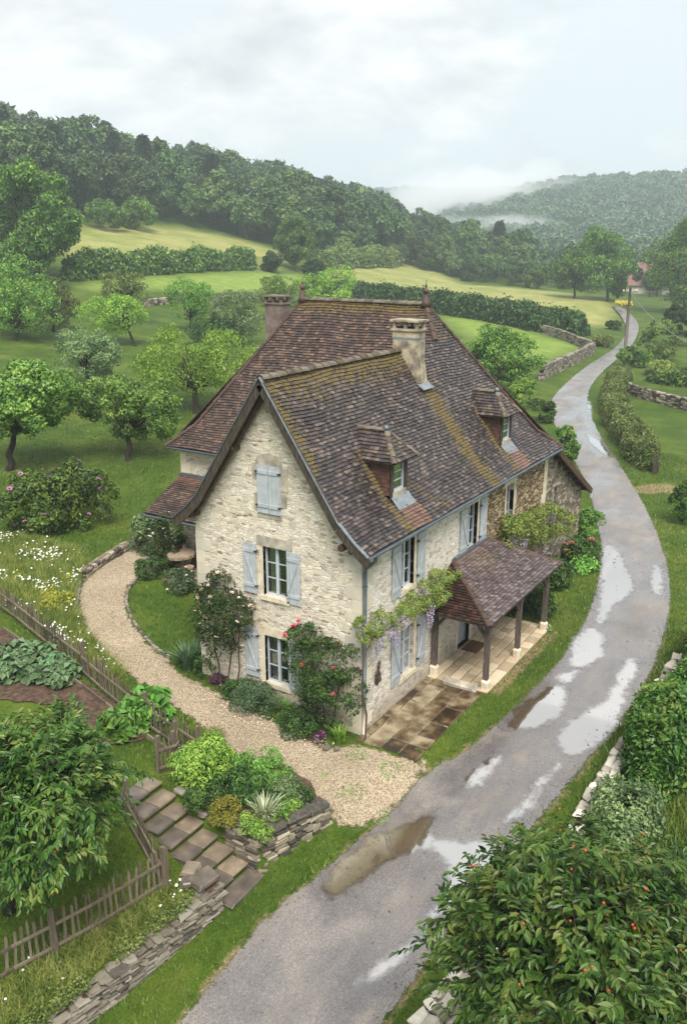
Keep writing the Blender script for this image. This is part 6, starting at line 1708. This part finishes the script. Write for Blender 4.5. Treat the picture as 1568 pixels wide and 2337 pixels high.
grass('bank_plants', 60000, (-10, 12, -9.5, -5.6), .28, .04, MAT['lf_grass'], 6, None, lambda x, y: np.clip((-y-5.9)*1.2, 0, 1)*.7, .5)
FEN = densify(FU+FU2, .3, 0, False)
def flowers(name, n, mat, seed, poly, box, z0, z1, s, dens=None):
    r = np.random.default_rng(seed); x = r.uniform(box[0], box[1], n); y = r.uniform(box[2], box[3], n); k = in_poly(x, y, poly) & ~bad(x, y)
    if dens is not None: k &= r.random(n) < dens(x, y)
    x, y = x[k], y[k]; n = len(x); c = np.stack([x, y, Z(x, y)+r.uniform(z0, z1, n)], 1); nr = unit(np.array([0, 0, 1.])-np.array([FW])*.35+r.normal(size=(n, 3))*.3)
    u = unit(np.cross(nr, r.normal(size=(n, 3)))); v = np.cross(nr, u); S = (s*r.uniform(.6, 1.2, n))[:, None]
    V = np.stack([c+(u*math.cos(q)+v*math.sin(q))*S for q in np.linspace(0, 6.283, 6, endpoint=False)], 1).reshape(-1, 3)
    F = np.concatenate([np.arange(n)[:, None]*6+np.array([[0, 1, 2, 3]]), np.arange(n)[:, None]*6+np.array([[0, 3, 4, 5]])])
    return tag(npmesh(name, V, F, mat), kind='stuff')
clus = lambda sc, th: (lambda x, y: np.clip((np.sin(x*1.9*sc)+np.sin(y*1.5*sc+1)+np.sin((x+y)*1.1*sc))/3*2-th, 0, 1))
mb_ = (mx0[0], mx1[0], mx0[1], mx1[1])
flowers('daisies', 6000, MAT['fl_white'], 1, MEADOW, mb_, .22, .46, .036, clus(1.6, .35))
flowers('daisies', 260, MAT['fl_white'], 12, MEADOW, mb_, .25, .46, .036)
flowers('daisies', 480, MAT['fl_white'], 2, LBANK, (-14, -6.3, .1, 3.5), .14, .28, .034, clus(2.3, 0))
YP = P2([(30,1310),(170,1330),(172,1385),(100,1375),(40,1345)]); flowers('yellow_flowers', 900, MAT['fl_yellow'], 3, YP, (min(p[0] for p in YP), max(p[0] for p in YP), min(p[1] for p in YP), max(p[1] for p in YP)), .2, .42, .036, clus(1.9, .3))
plant('yellow_shrub', 'yellow green flowering clump in the daisy meadow beside the gravel', (140,1388), 34, 36, MAT['lf_gold'], 1300, .08, 31, flowers=(MAT['fl_yellow'], 22, .04))
FB = [(-.2, .0), (-.2, 5.7), (-1.4, 5.7), (-1.2, 3.5), (-.9, 1.5), (-.7, .2)]
r = np.random.default_rng(9); n = 260; y = r.uniform(.3, 5.0, n); x = -.75-np.abs(r.normal(size=n))*.35
c = np.stack([x, y, Z(x, y)+.05], 1); V, F = leaf_quads(c, r.normal(size=(n, 3))*np.array([1, 1, .2]), np.tile([[0, 0, 1.]], (n, 1))+r.normal(size=(n, 3))*.3, np.full(n, .05), np.full(n, .045)); tag(npmesh('fallen_petals', V, F, MAT['fl_pink']), kind='stuff')
r = np.random.default_rng(10); n = 2600; x = r.uniform(-2.9, .2, n); y = r.uniform(-2.2, -.2, n); k = (np.sin(x*5)+np.sin(y*6+x*2)) > .75; x, y = x[k], y[k]; n = len(x)
V, F = leaf_quads(np.stack([x, y, Z(x, y)+.03], 1), r.normal(size=(n, 3))*np.array([1, 1, .4])+np.array([0, 0, .3]), np.tile([[0, 0, 1.]], (n, 1))+r.normal(size=(n, 3))*.4, np.full(n, .06), np.full(n, .03)); tag(npmesh('gravel_weeds', V, F, MAT['lf_chard']), kind='stuff')

clus2 = lambda sc, th: (lambda x, y: np.clip((np.sin(x*1.3*sc+2)+np.sin(y*1.7*sc)+np.sin((x-y)*.9*sc+1)+np.sin(x*4.1*sc)*.6+np.sin(y*3.7*sc)*.6)/4.2*3-th, 0, 1))
grass('lawn_weeds', 60000, (-4, 40, 5, 42), .2, .04, MAT['lf_orchard'], 21, None, clus2(1.0, .9))
grass('verge_weeds', 60000, (-13, 14, -9.5, 5), .16, .03, MAT['lf_orchard'], 22, None, clus2(2.0, .8))
grass('dry_grass', 40000, (-13, 40, -9.5, 30), .13, .025, MAT['lf_meadow'], 23, None, clus2(1.5, 1.2))
flowers('lawn_daisies', 900, MAT['fl_white'], 24, [(-13, -9), (40, -9), (40, 30), (-13, 30)], (-13, 40, -9, 30), .08, .12, .028, clus2(1.7, .9))
# grit and leaf litter washed to the edges of the lane
r = np.random.default_rng(51); E_ = densify(ROAD_L[2:24], .12, 0, False)+densify(ROAD_R[2:16], .12, 0, False); E_ = np.array(E_); n = 9000
p = E_[r.integers(len(E_), size=n)]+r.normal(size=(n, 2))*.22; k = in_poly(p[:, 0], p[:, 1], ol_road); p = p[k]; n = len(p)
V, F = leaf_quads(np.concatenate([p, (Z(p[:, 0], p[:, 1])+.042)[:, None]], 1), r.normal(size=(n, 3))*np.array([1, 1, .08]), np.tile([[0, 0, 1.]], (n, 1))+r.normal(size=(n, 3))*.15, r.uniform(.015, .06, n), r.uniform(.012, .04, n))
tag(npmesh('road_grit', V, F, MAT['rub_pale']), kind='stuff')
n = 300; p = E_[r.integers(len(E_), size=n)]+r.normal(size=(n, 2))*.8; k = in_poly(p[:, 0], p[:, 1], ol_road); p = p[k]; n = len(p)
V, F = leaf_quads(np.concatenate([p, (Z(p[:, 0], p[:, 1])+.05)[:, None]], 1), r.normal(size=(n, 3))*np.array([1, 1, .1]), np.tile([[0, 0, 1.]], (n, 1))+r.normal(size=(n, 3))*.3, r.uniform(.04, .09, n), r.uniform(.03, .05, n))
tag(npmesh('fallen_leaves', V, F, MAT['fencewood']), kind='stuff')

# ================================================================== THE WOODS
def crown_mesh(seed, n, leaf, R, Hh, mat, conifer=False, clumps=60):
    r = np.random.default_rng(seed)
    if conifer:
        t = r.random(n)**.8; a = r.uniform(0, 6.28, n); rad = R*(1-t)*(.55+.45*r.random(n))*(1+.25*np.sin(t*38)); P = np.stack([np.cos(a)*rad, np.sin(a)*rad, Hh*(.12+.88*t)], 1)
        ax = np.stack([np.cos(a), np.sin(a), -.45+0*a], 1)+r.normal(size=(n, 3))*.25; nr = np.tile([[0, 0, 1.]], (n, 1))+r.normal(size=(n, 3))*.4; S = leaf*(.6+.8*r.random(n)); V, F = leaf_quads(P, ax, nr, S, S*.45, .2, .2)
    else:
        lb = lobes_in(R, R, Hh*.36, 10, r, .66, .50); lb = [((c[0], c[1], c[2]+Hh*.60), q) for c, q in lb]
        (V, F), cc = clump_leaves(lb, n, leaf, r, clumps, .44, .6, .35, droop=.15); V[:, 2] = np.maximum(V[:, 2], .2)
    mi = np.zeros(len(F), int)
    m = MB(); m.tube([(0, 0, -1), (R*.05, 0, Hh*.3), (0, 0, Hh*(.95 if conifer else .6))], [R*.075, R*.06, R*.02], 6)
    Vt = np.array(m.v); Ft = np.array([f for f in m.f if len(f) == 4]); V = np.concatenate([V, Vt]); F = np.concatenate([F, Ft+len(V)-len(Vt)]); mi = np.concatenate([mi, np.ones(len(Ft), int)])
    me_o = npmesh('wood_tree', V, F, [mat, MAT['bark']], mi=mi); return me_o
PR = []
for i, (R, Hh, mt, con) in enumerate(((4.6,16,'lf_wood',0),(5.2,15,'lf_wood',0),(4.2,18,'lf_wood',0),(5.0,14,'lf_wood_light',0),(4.4,17,'lf_wood_light',0),(3.4,17.5,'lf_conifer',1),(5.4,17,'lf_wood',0))):
    PR.append(crown_mesh(100+i, 4200, 1.0 if not con else 1.5, R, Hh, MAT[mt], con))
EDGE = [G(*q) for q in ((-160,505),(-60,505),(60,505),(165,508),(300,514),(420,522),(540,545),(650,578),(760,602),(880,604),(1000,626),(1075,644),(1150,652),(1230,656),(1300,664),(1370,676),(1440,672),(1530,690),(1640,700))]
EA = np.array([math.atan2(p[1]-CAM[1], p[0]-CAM[0]) for p in EDGE]); ED = np.array([math.hypot(p[0]-CAM[0], p[1]-CAM[1]) for p in EDGE]); o_ = np.argsort(EA); EA, ED = EA[o_], ED[o_]
r = np.random.default_rng(77); spots = []
a_lo, a_hi = math.radians(9.5), math.radians(56)
tries = 0
while tries < 26000 and len(spots) < 620:
    tries += 1; a = r.uniform(a_lo, a_hi); de = np.interp(a, EA, ED); deep = np.interp(math.degrees(a), [9, 18, 24, 29, 34, 56], [60, 70, 110, 210, 230, 240]); q = r.random()**1.5; d = de+5+deep*q
    x, y = CAM[0]+d*math.cos(a), CAM[1]+d*math.sin(a); md = 5.2+.010*(d-de)*4
    if math.degrees(a) < 17.0 and d-de < 8: continue
    if all((x-p[0])**2+(y-p[1])**2 > md*md for p in spots): spots.append((x, y, d-de, a))
spots.sort(key=lambda p: p[2])
rest = []
LAB = {0: 'broad leaved tree in the wood covering the hillside', 1: 'light green tree in the wood covering the hillside', 2: 'dark conifer standing in the hillside wood'}
cnt = {}
for i, (x, y, q, a) in enumerate(spots):
    right = math.degrees(a) < 29
    k = int(r.choice([0, 1, 2, 3, 4, 5, 6], p=[.21, .2, .17, .14, .1, .05, .13]))
    sc = r.uniform(.75, 1.15)*(.72 if right and q < 25 else 1.0)*(1.0 if q > 10 else .8)*(.62 if math.degrees(a) < 21 else .85 if right else 1)
    if i >= 300: rest.append((x, y, k, sc)); continue
    o = PR[k] if k not in cnt else PR[k].copy()
    if k in cnt: COL.objects.link(o)
    cnt[k] = 1; o.location = (x, y, Zf(x, y)-.3); o.rotation_euler = (0, 0, r.uniform(0, 6.28)); o.scale = (sc*r.uniform(.9, 1.15), sc*r.uniform(.9, 1.15), sc)
    o.name = 'conifer' if k == 5 else 'wood_tree'
    tag(o, LAB[2 if k == 5 else 1 if k in (3, 4) else 0], 'tree', 'trees of the hillside wood')
def merged(name, insts, protos, mats, mis=None):
    VV, FF, MI, off = [], [], [], 0
    for x, y, z, k, sx, sz, rot in insts:
        V, F, mi = protos[k]; c, s = math.cos(rot), math.sin(rot)
        VV.append(np.stack([(V[:, 0]*c-V[:, 1]*s)*sx+x, (V[:, 0]*s+V[:, 1]*c)*sx+y, V[:, 2]*sz+z], 1)); FF.append(F+off); MI.append(mi); off += len(V)
    return tag(npmesh(name, np.concatenate(VV), np.concatenate(FF), mats, mi=np.concatenate(MI)), kind='stuff')
def low_proto(seed, n, leaf, R, Hh, mi, conifer=False):
    o = crown_mesh(seed, n, leaf, R, Hh, MAT['lf_far'], conifer, 22); me = o.data; V = np.empty(len(me.vertices)*3); me.vertices.foreach_get('co', V); V = V.reshape(-1, 3); F = np.empty(len(me.loops), int); me.loops.foreach_get('vertex_index', F); F = F.reshape(-1, 4)
    bpy.data.objects.remove(o); bpy.data.meshes.remove(me); return V, F, np.full(len(F), mi)
LP = [low_proto(200+i, 900, 1.9, 4.8, 16, i % 3) for i in range(5)]
merged('distant_wood', [(x, y, Zf(x, y)-.3, k % 5, s_, s_*1.02, r.uniform(0, 6)) for x, y, k, s_ in rest], LP, [MAT['lf_wood'], MAT['lf_wood'], MAT['lf_wood_light']])
FP = [low_proto(300+i, 400, 2.3, 6.0, 14, i % 3) for i in range(4)]
ins = []
for _ in range(2700):
    a = math.radians(r.uniform(8, 26)); d = 455+560*r.random()**.8; x, y = CAM[0]+d*math.cos(a), CAM[1]+d*math.sin(a); k = r.uniform(.75, 1.25); ins.append((x, y, Zf(x, y)-1, int(r.integers(4)), k, k*r.uniform(.85, 1.1), r.uniform(0, 6)))
for _ in range(800):
    a = math.radians(r.uniform(19, 33)); d = 1240+290*r.random(); x, y = CAM[0]+d*math.cos(a), CAM[1]+d*math.sin(a); k = r.uniform(1.0, 1.5); ins.append((x, y, Zf(x, y)-2, int(r.integers(4)), k*1.3, k, r.uniform(0, 6)))
merged('far_hill_wood', ins, FP, [MAT['lf_far'], MAT['lf_wood'], MAT['lf_far']])

# moss and low plants over the retaining wall
r = np.random.default_rng(41); n = 5200; x = r.uniform(-13.5, -6.5, n); y = np.interp(x, [-14, -10.3, -6.3], [1.5, .75, 0])+np.abs(r.normal(size=n))*.3-.12; k = np.sin(x*2.3)+np.sin(x*5.1+1)*.7+r.normal(size=n)*.5 > .1; x, y = x[k], y[k]; n = len(x)
z0 = Z(x, np.interp(x, [-14, -10.3, -6.3], [1.5, .75, 0])+.3); V, F = leaf_quads(np.stack([x, y, np.maximum(Z(x, y), z0)+r.uniform(-.08, .16, n)], 1), r.normal(size=(n, 3))*np.array([1, 1, .5])+np.array([0, -.2, .1]), np.tile([[0, -.2, 1.]], (n, 1))+r.normal(size=(n, 3))*.4, np.full(n, .075), np.full(n, .045)); tag(npmesh('wall_moss', V, F, MAT['lf_hedge_light']), kind='stuff')
# ================================================================== SKY, LIGHT, AIR
world = bpy.data.worlds.new('World'); scene.world = world; world.use_nodes = True
t = NT(world, True)
SUN_EL, SUN_AZ = math.radians(56), math.radians(220)     # azimuth counted from +X towards +Y
sky = t.n('ShaderNodeTexSky', sky_type='NISHITA', sun_disc=False, sun_elevation=SUN_EL, sun_rotation=math.pi/2-SUN_AZ, air_density=1.2, dust_density=2.5)
dirv = t.n('ShaderNodeTexCoord').outputs['Generated']
sx = t.n('ShaderNodeSeparateXYZ', inp={0: dirv}).outputs
zz = t.math('ADD', t.math('MAXIMUM', sx[2], 0.0), .34)
cv = t.n('ShaderNodeCombineXYZ', inp={0: t.math('DIVIDE', sx[0], zz), 1: t.math('DIVIDE', sx[1], zz), 2: 0.35}).outputs[0]
n1 = t.noise(cv, 2.3, 7, .55, .25).outputs[0]
n2 = t.noise(t.n('ShaderNodeVectorMath', operation='ADD', inp={0: cv, 1: (7.3, 2.1, 4.0)}).outputs[0], 2.2, 7, .58, .3).outputs[0]
cloud = t.ramp(n2, [(.38, (.70, .725, .75)), (.47, (.85, .87, .885)), (.56, (1.02, 1.02, 1.02))])
cov = t.n('ShaderNodeMapRange', interpolation_type='SMOOTHSTEP', inp={0: n1, 1: .42, 2: .54}).outputs[0]
up = t.n('ShaderNodeMapRange', inp={0: sx[2], 1: -.02, 2: .10}).outputs[0]
veil = t.mix(t.math('MULTIPLY', t.math('SUBTRACT', 1.0, up), .6), t.mix(cov, (.80, .87, .92, 1), cloud), (.94, .95, .955, 1))
bg1 = t.n('ShaderNodeBackground', inp={'Color': sky.outputs[0], 'Strength': .05})
bg2 = t.n('ShaderNodeBackground', inp={'Color': veil, 'Strength': .655})
mx = t.n('ShaderNodeMixShader', inp={0: .93, 1: bg1.outputs[0], 2: bg2.outputs[0]})
o = t.n('ShaderNodeOutputWorld'); t.l(mx.outputs[0], o.inputs[0])
world.cycles.sampling_method = 'MANUAL'; world.cycles.sample_map_resolution = 256

sd = bpy.data.lights.new('sun', 'SUN'); sun = bpy.data.objects.new('sun', sd); COL.objects.link(sun)
sd.energy = 3.3; sd.angle = math.radians(32); sd.color = (1, .955, .89)
dv = Vector((math.cos(SUN_AZ)*math.cos(SUN_EL), math.sin(SUN_AZ)*math.cos(SUN_EL), math.sin(SUN_EL)))
sun.rotation_euler = dv.to_track_quat('Z', 'Y').to_euler()

HAZE = True
if HAZE:
    mb = MB(); mb.bbox((-260, -760, -60), (2420, 2220, 135))
    ht = NT('thin damp air')
    v = ht.n('ShaderNodeVolumePrincipled', inp={'Color': (.82, .92, 1.0, 1), 'Density': .0006, 'Anisotropy': .2})
    ho = ht.n('ShaderNodeOutputMaterial'); ht.l(v.outputs[0], ho.inputs['Volume'])
    tag(mb.build('haze', ht.m), kind='stuff')

def mist(name, label, c, size, seed, dens):
    m = bpy.data.meshes.new(name); bmv = []
    mb = MB(); n = 16; prof = [(math.sin(math.pi*i/10), -math.cos(math.pi*i/10)) for i in range(1, 10)]
    mb.lathe((0, 0, 0), prof, n); o = mb.build(name, None or MAT['mist'], None, False, c); o.scale = size
    return tag(o, kind='stuff')
mt = NT('valley mist'); oc = mt.n('ShaderNodeTexCoord').outputs['Object']; ln = mt.n('ShaderNodeVectorMath', operation='LENGTH', inp={0: oc}).outputs['Value']
nz = mt.noise(mt.coord('Position'), .012, 5, .6, .3).outputs[0]
dn = mt.math('SUBTRACT', mt.math('ADD', mt.math('MULTIPLY', nz, 1.7), -.35), ln, clamp=True)
v = mt.n('ShaderNodeVolumePrincipled', inp={'Color': (.97, .98, 1, 1), 'Density': mt.math('MULTIPLY', dn, .075)}); mt.l(v.outputs[0], mt.n('ShaderNodeOutputMaterial').inputs['Volume']); MAT['mist'] = mt.m
for i, (px, py, D, sz) in enumerate(((1110, 445, 760, (150, 130, 44)), (1215, 425, 850, (100, 70, 40)), (1130, 520, 600, (110, 80, 16)), (1010, 470, 900, (140, 130, 44)))):
    mist('mist', None, DP(px, py, D), sz, i, 1)
scene.view_settings.view_transform = 'Standard'; scene.view_settings.look = 'None'
scene.view_settings.gamma = 1.0; scene.view_settings.exposure = 0.82
c = scene.cycles
c.max_bounces = 7; c.diffuse_bounces = 2; c.glossy_bounces = 3; c.transmission_bounces = 4; c.transparent_max_bounces = 10; c.volume_bounces = 3
c.use_denoising = True
try: c.denoiser = 'OPENIMAGEDENOISE'
except Exception: pass
c.use_adaptive_sampling = False; c.adaptive_threshold = .015
c.sample_clamp_indirect = 6
c.caustics_reflective = False; c.caustics_refractive = False
scene.render.threads_mode = 'AUTO'
